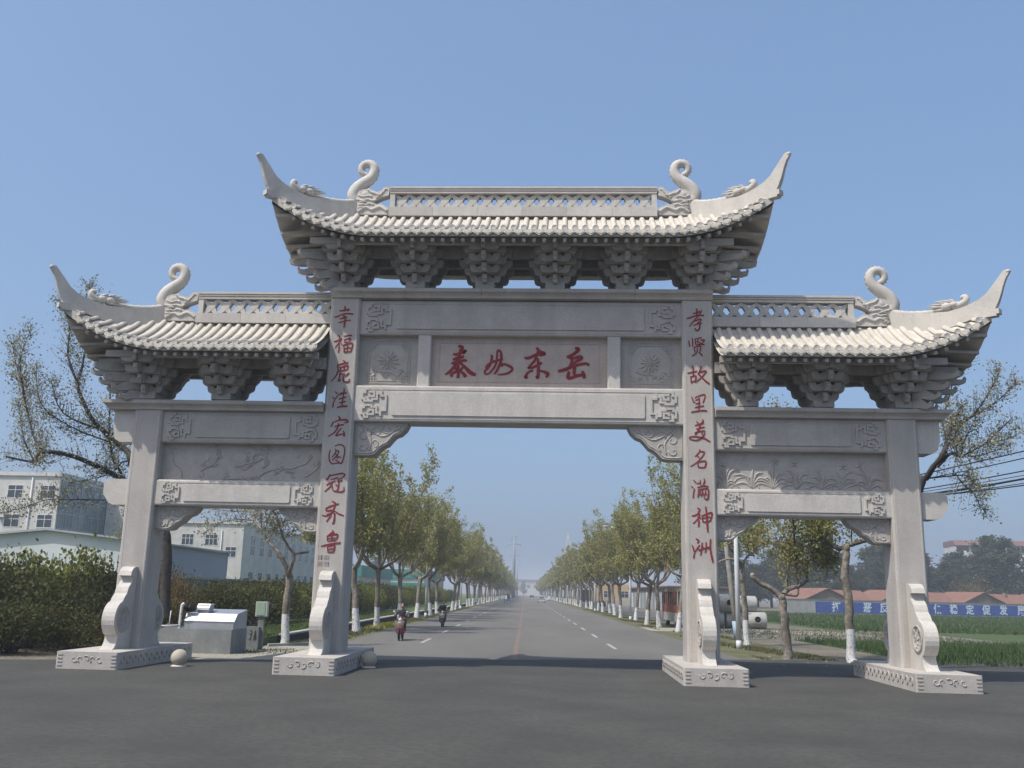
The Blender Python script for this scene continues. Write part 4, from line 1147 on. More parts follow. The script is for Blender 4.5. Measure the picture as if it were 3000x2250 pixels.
def street_tree(seed, H, fork, nleaf, leaf, lod=0, spread=1.0):
    r = random.Random(seed); wood = MB(); tw = MB(); cr = MB(); spots = []
    lean = Vector((r.uniform(-.12, .12), r.uniform(-.12, .12), 0))
    tr = [Vector((0, 0, -.05))]
    R0 = r.uniform(.15, .19)
    for i in range(1, 6): tr.append(Vector((lean.x*i*.5+r.uniform(-.03, .03), lean.y*i*.5+r.uniform(-.03, .03), fork*i/5)))
    wood.tube(tr, [R0*1.3, R0*1.02, R0*.95, R0*.9, R0*.88, R0*1.12], 9 if lod == 0 else 6, cap=False)
    top = tr[-1]; wood.ball((top.x, top.y, top.z), R0*1.15, 8, 5)
    n = r.choice((3, 4, 4, 5)); a0 = r.uniform(0, 6.28)
    for k in range(n):
        a = a0+2*PI*k/n+r.uniform(-.35, .35)
        o = Vector((math.cos(a), math.sin(a), 0))
        p1 = top+o*r.uniform(.5, .8)*spread+Vector((0, 0, r.uniform(.25, .5)))
        p2 = p1+o*r.uniform(.4, .7)*spread+Vector((0, 0, r.uniform(.5, .9)))
        wood.tube([top, p1, p2], [R0*.62, R0*.55, R0*.5], 6, cap=True)
        wood.ball(tuple(p2), R0*.58, 6, 4)
        for p0, m_ in ((p1, 2), (p2, 4 if lod == 0 else 3)):
            for j in range(m_):
                b = a+r.uniform(-1.3, 1.3)
                d = Vector((math.cos(b)*r.uniform(.15, .75), math.sin(b)*r.uniform(.15, .75), 1.0))
                L_ = (H-p0.z)*r.uniform(.55, 1.08)*(1-.25*math.hypot(d.x, d.y))
                sh = grow(tw, spots, p0, d, L_, R0*.26, .008, r, 6, .13, .10, 4)
                spray(tw, spots, sh, r, 10 if lod == 0 else 6, 1.25, .013, .12)
        # low side shoots
        for j in range(2):
            b = a+r.uniform(-.8, .8); d = Vector((math.cos(b), math.sin(b), r.uniform(.1, .5)))
            sh = grow(tw, spots, p2, d, r.uniform(1.2, 2.2)*spread, R0*.18, .006, r, 4, .2, .12, 4)
            spray(tw, spots, sh, r, 6, .8, .01, .2)
    for k in range(nleaf):
        c = r.choice(spots)
        add_leaf(cr, c+Vector((r.gauss(0, .11), r.gauss(0, .11), r.gauss(0, .13))), leaf, r)
    return wood, tw, cr
LOD = {}
def tree_meshes(key, seed, H, fork, nleaf, leaf, lod, lm='leaf_plane', bm='bark_white', spread=1.0):
    w, t, c = street_tree(seed, H, fork, nleaf, leaf, lod, spread)
    LOD[key] = (w.mesh('trunk', M[bm]), t.mesh('branches', M['bark']), c.mesh('crown', M[lm]))
tree_meshes('n0', 1, 10.2, 3.0, 15000, .125, 0); tree_meshes('n1', 2, 10.6, 3.2, 15000, .125, 0); tree_meshes('n2', 3, 9.9, 2.9, 15000, .125, 0)
tree_meshes('m0', 4, 10.3, 3.1, 7000, .21, 1); tree_meshes('m1', 5, 10.7, 3.0, 7000, .21, 1); tree_meshes('m2', 6, 9.9, 3.2, 7000, .21, 1)
tree_meshes('f0', 7, 10.3, 3.1, 2600, .38, 1); tree_meshes('f1', 8, 10.1, 3.1, 2600, .38, 1)
rt_ = random.Random(21)
def put_tree(key, rx, ry, label, group, s=1.0):
    w, t, c = LOD[key]
    o = empty('plane_tree', P(rx, ry), rt_.uniform(0, 6.28), label, 'tree', group)
    o.scale = (s, s, s*rt_.uniform(.94, 1.06))
    tk = put('trunk', w, o)
    put('branches', t, o); put('crown', c, o)
    return o
GL_ = 'plane trees with whitewashed feet lining the left side of the road'
GR_ = 'plane trees with whitewashed feet lining the right side of the road'
ORD = ['first', 'second', 'third', 'fourth', 'fifth', 'sixth', 'seventh', 'eighth', 'ninth', 'tenth']
left = [(-8.2, 23.6), (-8.1, 29.4), (-8.6, 43.5), (-8.2, 50.6), (-7.9, 58.6), (-8.1, 67.0), (-7.8, 82.0), (-7.8, 87.5), (-7.9, 97.0), (-7.9, 112.5)]
for i, (x, y) in enumerate(left):
    put_tree(('n%d' % (i % 3)) if y < 90 else 'm%d' % (i % 3), x, y, '%s young-leaved plane tree past the gateway in the left roadside row' % ORD[i], GL_)
right = [(9.6, 33.5), (9.6, 41.9), (9.5, 47.9), (9.85, 58.6), (9.5, 68.0), (10.0, 79.6), (10.4, 90.0), (10.1, 97.3), (10.1, 105.3), (10.2, 119.5)]
for i, (x, y) in enumerate(right):
    put_tree(('n%d' % ((i+1) % 3)) if y < 85 else 'm%d' % ((i+1) % 3), x, y, '%s green plane tree past the gateway in the right roadside row' % ORD[i], GR_, 1.0)
y = 120.5
while y < 640:
    k = ('m%d' % rt_.randrange(3)) if y < 230 else 'f%d' % rt_.randrange(2)
    put_tree(k, -7.9+rt_.uniform(-.3, .3), y+rt_.uniform(-1, 1), 'distant plane tree in the hazy far part of the left roadside row', GL_)
    put_tree(k if y > 230 else 'm%d' % rt_.randrange(3), 10.1+rt_.uniform(-.3, .3), y+6+rt_.uniform(-1, 1), 'distant plane tree in the hazy far part of the right roadside row', GR_)
    y += 7.6
LIMBS = {}
LIMB_LBIG = [
    (0.170, 0.140, [(-11.46, 1.04), (-11.62, 3.39), (-11.89, 3.98), (-12.60, 4.78)]),
    (0.130, 0.110, [(-12.60, 4.78), (-13.33, 5.63), (-13.44, 6.29)]),
    (0.110, 0.030, [(-13.44, 6.29), (-13.68, 6.54), (-14.15, 6.87), (-14.62, 7.28), (-14.93, 7.66), (-15.26, 8.30), (-15.46, 8.81), (-15.55, 9.59), (-15.64, 10.47)]),
    (0.050, 0.012, [(-15.46, 8.81), (-15.89, 9.81), (-16.12, 10.91), (-16.50, 11.80)]),
    (0.120, 0.100, [(-12.60, 4.78), (-13.79, 5.62)]),
    (0.100, 0.030, [(-13.79, 5.62), (-14.19, 5.82), (-14.87, 6.19), (-15.52, 6.26), (-16.15, 6.21), (-16.96, 6.15), (-17.74, 6.27)]),
    (0.050, 0.012, [(-13.85, 5.79), (-14.16, 6.28), (-14.36, 6.90), (-14.50, 7.66), (-14.59, 9.17), (-14.83, 10.48)]),
    (0.040, 0.010, [(-15.13, 6.18), (-15.80, 6.42), (-16.50, 7.17), (-16.77, 8.28), (-16.83, 9.36), (-16.72, 10.46)]),
    (0.030, 0.008, [(-16.50, 7.17), (-17.21, 8.27), (-17.28, 8.83), (-17.78, 9.57), (-17.96, 10.23)]),
    (0.030, 0.008, [(-16.96, 6.15), (-17.50, 6.99), (-17.86, 8.26)]),
    (0.035, 0.008, [(-13.39, 6.21), (-13.90, 6.20), (-14.07, 5.87), (-14.33, 5.57), (-14.80, 5.28)]),
    (0.030, 0.008, [(-14.41, 6.90), (-15.22, 7.23), (-15.94, 7.86), (-16.32, 9.15)]),
    (0.030, 0.006, [(-12.60, 4.78), (-13.66, 4.88), (-14.69, 4.74), (-15.97, 4.80), (-16.91, 4.58), (-17.38, 4.29)]),
    (0.030, 0.006, [(-12.54, 4.58), (-12.97, 4.37), (-13.30, 3.56)]),
    (0.040, 0.010, [(-14.62, 7.28), (-15.44, 7.65), (-15.92, 8.72)]),
    (0.040, 0.010, [(-14.83, 10.04), (-15.34, 11.36), (-15.41, 12.35)]),
]
LIMB_RBIG = [
    (0.160, 0.130, [(12.19, 0.54), (12.49, 3.42), (12.78, 4.91), (13.11, 6.05)]),
    (0.100, 0.030, [(13.11, 6.05), (13.46, 6.75), (13.72, 7.21), (14.08, 7.49), (14.52, 7.84), (15.07, 8.24)]),
    (0.030, 0.008, [(15.07, 8.24), (15.25, 8.56), (15.41, 9.11), (15.52, 9.59)]),
    (0.030, 0.008, [(15.07, 8.24), (15.56, 8.64), (15.98, 9.16)]),
    (0.060, 0.012, [(13.32, 6.36), (13.73, 6.79), (14.29, 6.88), (14.86, 7.00), (15.45, 7.35), (15.70, 7.71), (15.88, 8.02)]),
    (0.030, 0.008, [(14.83, 7.04), (15.02, 7.62), (15.22, 8.21)]),
    (0.020, 0.006, [(15.45, 7.35), (15.82, 7.40), (16.29, 7.64)]),
    (0.025, 0.006, [(13.79, 6.14), (14.06, 5.80), (14.56, 5.59), (15.08, 5.22), (15.33, 5.15)]),
    (0.040, 0.008, [(13.72, 7.21), (14.00, 7.99), (14.51, 8.78), (14.65, 9.58), (14.88, 10.06)]),
    (0.030, 0.008, [(14.08, 7.49), (14.72, 8.08), (14.88, 8.71)]),
    (0.030, 0.008, [(14.86, 7.00), (15.42, 7.01), (15.95, 7.21)]),
    (0.030, 0.008, [(13.11, 6.05), (14.24, 6.15), (14.97, 6.12), (15.61, 5.75)]),
    (0.030, 0.008, [(14.45, 6.99), (14.72, 7.61), (14.69, 8.20)]),
]
LIMB_LNEAR = [
    (0.150, 0.120, [(-8.92, 0.00), (-8.96, 1.44), (-8.95, 2.11), (-8.94, 2.55)]),
    (0.100, 0.050, [(-8.94, 2.55), (-9.02, 2.90), (-9.27, 3.28), (-9.43, 3.47), (-9.71, 3.72), (-9.92, 3.88)]),
    (0.050, 0.020, [(-9.92, 3.88), (-10.03, 4.16), (-10.33, 4.37), (-10.67, 4.68), (-10.87, 5.01), (-11.16, 5.37)]),
    (0.025, 0.008, [(-10.67, 4.62), (-11.36, 4.66), (-11.88, 4.40), (-12.16, 4.00)]),
    (0.100, 0.050, [(-8.94, 2.55), (-8.82, 2.91), (-8.71, 3.30), (-8.90, 3.57)]),
    (0.050, 0.020, [(-8.90, 3.57), (-9.09, 3.90), (-9.24, 4.31), (-9.45, 4.87), (-9.67, 5.43), (-9.92, 6.42)]),
    (0.050, 0.045, [(-8.74, 3.35), (-8.49, 3.38), (-8.26, 3.44)]),
    (0.020, 0.006, [(-10.18, 4.29), (-10.09, 5.00), (-10.12, 5.70)]),
    (0.020, 0.006, [(-9.97, 4.21), (-9.54, 4.92), (-9.27, 5.58)]),
    (0.020, 0.006, [(-9.77, 3.83), (-9.48, 4.17), (-9.19, 4.45)]),
    (0.020, 0.006, [(-10.87, 5.01), (-11.53, 4.97), (-12.34, 4.98)]),
    (0.020, 0.006, [(-9.24, 4.31), (-8.94, 4.88), (-8.70, 5.59)]),
    (0.020, 0.006, [(-11.16, 5.37), (-11.49, 6.11), (-11.71, 6.97)]),
    (0.020, 0.006, [(-9.09, 3.90), (-8.74, 4.18), (-8.39, 4.89)]),
]
LIMB_R1 = [
    (0.165, 0.130, [(9.41, -0.00), (9.36, 1.07), (9.33, 1.61), (9.27, 2.15)]),
    (0.100, 0.085, [(9.27, 2.15), (8.99, 2.44), (8.63, 2.61), (8.34, 2.82), (8.27, 2.93)]),
    (0.060, 0.040, [(9.35, 2.30), (9.61, 2.25), (9.83, 2.27), (9.88, 2.53)]),
    (0.045, 0.020, [(9.88, 2.53), (9.83, 3.08), (9.72, 4.00), (9.60, 4.93), (9.59, 5.50), (9.52, 6.64)]),
    (0.100, 0.060, [(9.35, 2.30), (9.54, 2.45), (9.92, 2.60), (10.18, 2.79)]),
    (0.050, 0.020, [(10.18, 2.79), (10.13, 3.27), (10.29, 3.57), (10.64, 3.83), (10.98, 4.10), (11.31, 4.78), (11.56, 5.91)]),
    (0.045, 0.030, [(9.47, 2.52), (9.57, 3.26), (9.67, 3.78), (9.69, 4.75)]),
    (0.020, 0.008, [(9.86, 3.82), (10.28, 4.12), (10.47, 5.14)]),
    (0.020, 0.006, [(9.72, 4.00), (9.25, 4.55), (8.91, 5.30), (8.56, 6.24)]),
    (0.020, 0.006, [(10.29, 3.57), (10.68, 3.28), (10.92, 3.51)]),
    (0.020, 0.006, [(9.69, 4.19), (9.05, 4.06), (8.50, 4.35)]),
    (0.030, 0.006, [(9.59, 5.50), (9.55, 7.42), (9.50, 9.18)]),
    (0.030, 0.006, [(9.61, 5.12), (10.03, 7.04), (10.19, 8.99)]),
]
LIMB_R0 = [
    (0.160, 0.120, [(11.25, -0.00), (11.24, 1.16), (11.26, 2.20), (11.16, 2.90), (11.24, 3.43), (11.27, 3.89)]),
    (0.100, 0.080, [(11.23, 3.89), (10.90, 4.03), (10.59, 4.20)]),
    (0.100, 0.080, [(11.30, 3.93), (11.61, 4.08), (11.97, 4.19)]),
    (0.040, 0.010, [(10.72, 4.06), (10.80, 4.85), (10.88, 5.76), (10.86, 6.87)]),
    (0.030, 0.010, [(10.86, 4.03), (10.62, 4.85), (10.44, 5.76)]),
    (0.040, 0.010, [(11.90, 4.19), (12.06, 5.06), (12.09, 6.15)]),
    (0.030, 0.010, [(11.61, 4.08), (11.59, 5.05), (11.47, 6.14)]),
    (0.025, 0.008, [(10.62, 4.17), (10.21, 4.66), (10.06, 5.20)]),
]
LIMB_T2 = [
    (0.140, 0.120, [(9.70, 0.00), (9.64, 1.22), (9.59, 2.58), (9.53, 3.60)]),
    (0.070, 0.050, [(9.51, 3.64), (9.32, 3.78), (9.10, 4.10), (8.83, 4.51), (8.79, 4.70)]),
    (0.060, 0.045, [(9.55, 3.64), (9.84, 4.02), (10.17, 4.03)]),
    (0.060, 0.040, [(9.48, 3.50), (9.09, 3.82), (8.62, 3.76), (8.33, 3.48)]),
    (0.030, 0.010, [(9.84, 4.02), (9.91, 4.68), (10.04, 5.62), (10.17, 6.81)]),
    (0.025, 0.008, [(10.13, 4.03), (10.33, 4.68), (10.64, 5.40)]),
    (0.030, 0.008, [(8.81, 4.65), (8.95, 5.60), (8.79, 6.79)]),
    (0.020, 0.006, [(9.09, 3.96), (9.21, 4.90), (9.15, 5.84)]),
]
# trees next to the gate, limb by limb (x, z in the plane y of the tree)
def near_tree(limbs, ty, label, bm, lm, seed, leaf, dens, twig=1.0, white=None, group=None, tuft=.11, base=None):
    r = random.Random(seed); wood = MB(); tw = MB(); cr = MB()
    x0 = limbs[0][2][0][0]
    root = empty('plane_tree', (x0, ty, 0), 0, label, 'tree', group)
    ends = {}
    def ycoord(x, z): return 1.0*math.sin(x*1.9+z*.7+seed)*min(1, max(0, (z-2.2)/3))
    spots = []
    for i, (a, b, pts) in enumerate(limbs):
        P3 = [Vector((x-x0, ycoord(x, z) if i else 0, z)) for x, z in pts]
        P3 = [Vector(p) for p in catmull([tuple(p) for p in P3], 4)]
        n = len(P3)
        rad = [a+(b-a)*k/(n-1) for k in range(n)]
        if i == 0: rad[0] *= 1.25
        tgt = wood if a > .04 else tw
        jag = [p+Vector((r.uniform(-1, 1), r.uniform(-1, 1), r.uniform(-1, 1)))*rad[k]*.18 for k, p in enumerate(P3)]
        tgt.tube(jag, rad, 9 if a > .08 else 5, cap=False)
        if a > .04: wood.ball(tuple(P3[-1]), rad[-1]*1.15, 7, 5)
        if b < .035:
            spray(tw, spots, P3, r, int(26*twig*max(1, (P3[0]-P3[-1]).length/2.5)), .75, .009, .1)
            spots += P3[n//4:]
    for k in range(int(dens)):
        c = r.choice(spots)
        add_leaf(cr, c+Vector((r.gauss(0, tuft), r.gauss(0, tuft), r.gauss(0, tuft))), leaf, r)
    tk = wood.build('trunk', M[bm], root)
    tw.build('branches', M['bark_dark'] if bm == 'bark_dark' else M['bark'], root)
    cr.build('crown', M[lm], root)
    return root
near_tree(LIMB_LBIG, 5.0, 'large sparse dark-limbed tree spreading left behind the left outer pillar', 'bark_dark', 'leaf_sparse', 11, .075, 10000, 2.2, tuft=.12)
near_tree(LIMB_RBIG, 6.0, 'sparse tree behind the right outer pillar reaching over the cables', 'bark_dark', 'leaf_sparse', 12, .075, 5500, 1.7, tuft=.10)
near_tree(LIMB_LNEAR, 10.1, 'forked pruned tree with peeling whitewashed trunk seen through the left side opening', 'bark_white', 'leaf_sparse', 13, .085, 3000, 1.2, tuft=.15)
near_tree(LIMB_R1, 9.85, 'pollarded tree with wide stubby arms seen through the right side opening', 'bark', 'leaf_plane', 14, .10, 7000, 1.6, tuft=.2)
near_tree(LIMB_R0, 8.5, 'tall pollarded knobbly trunk with whitewashed foot beside the right outer pillar', 'bark_white', 'leaf_plane', 15, .10, 5200, 1.5, tuft=.2)
near_tree(LIMB_T2, 18.9, 'pruned whitewashed tree close to the nearest right lamp post', 'bark_white', 'leaf_plane', 16, .10, 5200, 1.5, tuft=.2)
# ---- shrubs
def shrub_mesh(seed, n, leaf, m, w=1.0, h=1.0):
    r = random.Random(seed); cr = MB(); st = MB()
    lobes = [(Vector((r.uniform(-.55, .55)*w, r.uniform(-.55, .55)*w, r.uniform(.35, .72)*h)), r.uniform(.3, .5)) for k in range(11)]
    for k in range(14):
        c, rr = r.choice(lobes); st.tube([(r.uniform(-.1, .1), r.uniform(-.1, .1), -.03), (c.x*.5, c.y*.5, c.z*.5), (c.x*1.1, c.y*1.1, c.z+rr*.75)], [.02, .012, .004], 4, cap=False)
    for k in range(n):
        c, rr = r.choice(lobes)
        d = Vector((r.gauss(0, 1), r.gauss(0, 1), r.gauss(0, 1))).normalized()*rr*(r.random()**.45)
        p = c+d
        if p.z < .03: p.z = r.uniform(.03, .2)
        if r.random() < .05: p = c+d*1.5
        add_leaf(cr, p, leaf, r)
    return st.mesh('stems', M['bark_dark']), cr.mesh('foliage', m)
SH = {'h0': shrub_mesh(1, 5200, .055, M['leaf_hedge']), 'h1': shrub_mesh(2, 5200, .055, M['leaf_hedge']), 'b0': shrub_mesh(3, 5200, .055, M['leaf_bright']), 'r0': shrub_mesh(4, 1500, .06, M['leaf_red'], .8), 'p0': shrub_mesh(5, 4200, .05, M['leaf_poplar'])}
def put_shrub(k, x, y, s, h, label, group, z=0.0, rz=0):
    st, cr = SH[k]
    o = empty('shrub', (x, y, z), rz, label, 'shrub', group); o.scale = (s, s, h)
    put('stems', st, o); put('foliage', cr, o)
rs = random.Random(9)
# big hedge left of the gate
for i, (x, y, s, h, k) in enumerate(((-19.6, 7.5, 2.6, 2.9, 'h0'), (-17.2, 8.4, 2.5, 3.2, 'b0'), (-15.3, 8.0, 2.0, 2.7, 'h1'), (-18.4, 5.2, 2.3, 2.6, 'h1'), (-16.2, 5.4, 2.3, 2.5, 'h0'), (-14.4, 5.4, 1.8, 2.1, 'h1'), (-20.4, 4.2, 2.4, 2.4, 'b0'), (-13.6, 7.8, 1.6, 1.9, 'h0'), (-17.6, 2.6, 2.2, 1.8, 'h0'), (-15.2, 2.9, 2.0, 1.6, 'h1'), (-13.6, 3.6, 1.5, 1.4, 'h0'))):
    put_shrub(k, x, y, s, h, ('dense dark green' if k != 'b0' else 'brighter green')+' shrub of the tall hedge left of the gateway, '+['at the rear left', 'at its highest, rear middle', 'close to the pillar', 'in the middle left', 'in the middle', 'in front of the pillar', 'at the left front', 'just left of the pillar', 'lowest in front', 'low front middle', 'low front right'][i], 'shrubs of the big hedge left of the gateway' if k != 'b0' else 'brighter shrubs of the big hedge', 0, rs.uniform(0, 6))
for i, (x, y, s, h) in enumerate(((-14.6, 12.4, 1.3, 2.6), (-13.5, 11.6, 1.1, 2.2), (-16.0, 13.5, 1.3, 2.8), (-12.9, 9.6, .9, 1.5))):
    put_shrub('r0', x, y, s, h, ('middle', 'right', 'left, tallest', 'lowest and nearest')[i]+' reddish-leaved loose shrub behind the left outer pillar', 'reddish shrubs by the left pillar', .28, rs.uniform(0, 6))
y = 17.5
while y < 150:
    rx = -13.6+rs.uniform(-.8, .8)+(2.2 if y > 18 else 0)*0
    k = rs.choice(('h0', 'h1', 'b0', 'b0'))
    s = rs.uniform(1.6, 2.3)
    p = P(rx if y > 17 else rx-1.6, y)
    put_shrub(k, p[0], p[1], s, rs.uniform(1.7, 2.5), ('bright green' if k == 'b0' else 'dark olive')+' shrub in the hedge along the lawn left of the road', 'bright shrubs of the roadside hedge' if k == 'b0' else 'dark shrubs of the roadside hedge', .28, rs.uniform(0, 6))
    if rs.random() < .6:
        p = P(rx-2.6, y+1)
        put_shrub('h0', p[0], p[1], s*1.1, rs.uniform(1.9, 2.6), 'dark olive shrub in the hedge along the lawn left of the road', 'dark shrubs of the roadside hedge', .28, rs.uniform(0, 6))
    y += rs.uniform(1.7, 2.6) if y < 70 else 4
# ---- poplars beyond the houses on the right
def poplar_mesh(seed, n=5200, leaf=.42):
    r = random.Random(seed); w = MB(); c = MB()
    w.tube([(0, 0, -.1), (.1, 0, 5), (0, .1, 11), (0, 0, 16)], [.25, .18, .1, .03], 6, cap=False)
    br = []
    for k in range(60):
        z = r.uniform(2.0, 15.5); a = r.uniform(0, 6.28); L_ = (2.6*(1-(z/17.5)**2.2)+.35)*r.uniform(.6, 1.1)
        e = Vector((math.cos(a)*L_, math.sin(a)*L_, z+L_*1.0)); s = Vector((0, 0, z))
        w.tube([s, s.lerp(e, .5)+Vector((0, 0, -.1)), e], [.05, .03, .01], 3, cap=False)
        br.append((s, e))
    for k in range(n):
        s, e = r.choice(br); p = s.lerp(e, r.random()**.6)
        add_leaf(c, p+Vector((r.gauss(0, .3), r.gauss(0, .3), r.gauss(0, .35))), leaf, r)
    return w.mesh('trunk', M['bark_dark']), c.mesh('crown', M['leaf_poplar'])
PO = [poplar_mesh(31), poplar_mesh(32), poplar_mesh(33)]
for i in range(51):
    x = 33+i*1.5+rs.uniform(-.8, .8); y = 205+rs.uniform(-14, 14)
    z_ = 12.6+4.2*math.sin(i*.42+1)+rs.uniform(-1.5, 1.5)
    if i > 46: z_ -= 4
    w, c = PO[i % 3]
    o = empty('poplar_tree', (x, y, 0), rs.uniform(0, 6), 'dark poplar in the dense belt beyond the red-roofed houses', 'tree', 'poplars behind the houses')
    s = max(.35, z_/16.5); o.scale = (s*1.75, s*1.75, s)
    put('trunk', w, o); put('crown', c, o)
put_shrub('r0', 84.5, 176, 5.5, 6.5, 'brownish bare-looking shrub in front of the poplars beside the right outer pillar', None)
# a darker wood on the left horizon and far trees
for i in range(26):
    x = -50-i*9+rs.uniform(-3, 3); y = 300+rs.uniform(-30, 30)
    w, c = PO[i % 3]; o = empty('poplar_tree', (x, y, 0), rs.uniform(0, 6), 'distant poplar beyond the factory buildings on the left', 'tree', 'far poplars left'); o.scale = (1.3, 1.3, .8)
    put('trunk', w, o); put('crown', c, o)
for i in range(22):
    x = 130+i*9+rs.uniform(-3, 3); y = 330+rs.uniform(-30, 30)
    w, c = PO[i % 3]; o = empty('poplar_tree', (x, y, 0), rs.uniform(0, 6), 'distant poplar beyond the apartment block on the right', 'tree', 'far poplars right'); o.scale = (1.3, 1.3, .8)
    put('trunk', w, o); put('crown', c, o)
# ---- grass tufts and crops as real blades
def blades(name, quadfn, n, h, m, seed, w=.03, lean=.5):
    r = random.Random(seed); mb = MB()
    for k in range(n):
        x, y, z = quadfn(r)
        a = r.uniform(0, 6.28); hh = h*r.uniform(.5, 1.3); ca, sa = math.cos(a), math.sin(a)
        lx, ly = r.uniform(-1, 1)*lean*hh, r.uniform(-1, 1)*lean*hh
        i = len(mb.v)
        mb.v += [(x-ca*w, y-sa*w, z), (x+ca*w, y+sa*w, z), (x+lx, y+ly, z+hh)]
        mb.f.append((i, i+1, i+2)); mb.mi.append(0); mb.sm.append(False)
    return mb.build(name, M[m], kind='stuff')
def rr_(x0, x1, y0, y1, z=.0, pw=1.0):
    return lambda r: P(r.uniform(x0, x1), y0+(y1-y0)*r.random()**pw, z)
blades('wheat_crop', rr_(14.5, 60, 8, 26), 42000, .24, 'wheat', 1, .022)
blades('wheat_crop', rr_(23, 95, 44, 140, 0, 1.6), 40000, .26, 'wheat', 2, .05)
def vg(r):
    while True:
        p = (r.uniform(8.15, 11.4), 9+110*r.random()**1.5)
        if 34.4 < p[1] < 41.1 and p[0] > 8.9: continue
        if math.sin(p[0]*2.1+p[1]*.35)+r.random() > .7 and p[0] > 8.7: return P(p[0], p[1], 0)
blades('verge_tufts', vg, 16000, .10, 'verge', 3, .022, .9)
blades('verge_tufts', lambda r: P(-7.25-1.55*r.random()**.8, 12+100*r.random()**1.7, 0), 12000, .10, 'verge', 4, .022, .9)
blades('lawn_tufts', rr_(-12.5, -9.3, 9, 60, .3, 1.6), 22000, .08, 'lawn', 5, .02, .8)
blades('weeds', lambda r: P(12+14*r.random(), 26.5+16*r.random(), 0), 3500, .13, 'verge', 6, .03, .9)
blades('weeds', lambda r: (-9+2.2*r.gauss(0, .5), 6.5+r.gauss(0, .8), 0.0), 900, .07, 'verge', 7, .02, .9)
M['mustard'] = mat('yellow_flowers', (0.30, 0.26, 0.03), (0.16, 0.18, 0.03), 6, .9)
blades('yellow_flowers', lambda r: P(-8.1+r.gauss(0, .28), 31.5+r.gauss(0, 2.2), 0), 1600, .16, 'mustard', 8, .03, .7)
# rubble lumps
rs2 = random.Random(77); mb = MB()
for k in range(260):
    x, y, z = P(rs2.uniform(12, 27), rs2.uniform(26.5, 43)); s = rs2.uniform(.02, .09)*(1.6 if rs2.random() < .08 else 1)
    mb.ball((x, y, s*.2), (s*rs2.uniform(.7, 1.6), s*rs2.uniform(.7, 1.4), s*.7), 5, 4)
for k in range(60):
    x, y, z = P(rs2.uniform(8.6, 13), rs2.uniform(6, 26)); s = rs2.uniform(.02, .06)
    mb.ball((x, y, s*.2), (s*1.3, s, s*.6), 5, 4)
mb.build('rubble_stones', mat('rubble_stone', (0.17, .16, .145), (0.27, .26, .24), 3, .95), kind='stuff')
# ------------------------------------------------------------------ buildings
M['white_wall'] = mat('white_plaster', (0.52, 0.51, 0.47), (0.62, 0.61, 0.57), .25, .9, .3, 8, (0.40, .39, .36), 1.5, .4, streak=((.36, .35, .32), .5, .8))
M['blue_grey'] = mat('blue_grey_shade_and_shutter', (0.30, 0.34, 0.38), (0.34, 0.38, 0.42), .2, .7)  # shade tone for the shed's long side; plain paint on the shutters
M['white_clad'] = mat('white_cladding', (0.50, 0.53, 0.52), (0.58, 0.6, 0.59), .3, .6)
M['frame'] = mat('window_frame', (0.62, 0.62, 0.60))
M['glass'] = mat('window_glass', (0.035, 0.05, 0.065), rough=.08, spec=.6)
M['glass_teal'] = mat('curtain_glass', (0.10, 0.15, 0.17), (0.17, 0.24, 0.27), .25, .18, spec=.6)
M['teal_roof'] = mat('teal_sheet', (0.03, 0.20, 0.17), (0.04, 0.24, 0.20), .3, .6)
M['tile_red'] = mat('red_roof_tiles', (0.19, 0.095, 0.07), (0.25, 0.13, 0.095), .8, .9, c3=(.18, .10, .08), s3=5, m3=.5)
M['brick'] = mat('brown_brick', (0.20, 0.15, 0.12), (0.26, 0.20, 0.16), 1.0, .9)
M['blue_paint'] = mat('blue_wall_paint', (0.035, 0.075, 0.30), (0.05, 0.10, 0.36), 1.0, .8, c3=(.10, .14, .30), s3=3, m3=.35)
M['white_paint'] = mat('white_letter_paint', (0.68, 0.72, 0.76), (0.58, .64, .70), 3, .8)
M['metal'] = mat('galvanised_glare_sheet', (0.80, 0.81, 0.82), rough=.4, metal=.35)  # near-white base colour carries the sun's glare on the hood flap
M['metal_dull'] = mat('dull_galvanised_sheet', (0.36, 0.38, 0.40), (0.45, .46, .48), 2, .5, metal=.6)
M['white_metal'] = mat('white_enamel', (0.62, 0.63, 0.64), rough=.4)
M['black'] = mat('black_rubber', (0.012, 0.012, 0.013), rough=.7)
M['cable'] = mat('black_cable', (0.015, 0.015, 0.02), rough=.6)
M['wood_grey'] = mat('grey_pole', (0.20, 0.18, 0.16), (0.27, .25, .22), 3, .9)
M['pale_blue'] = mat('pale_blue_plastic', (0.30, 0.40, 0.47), rough=.6)
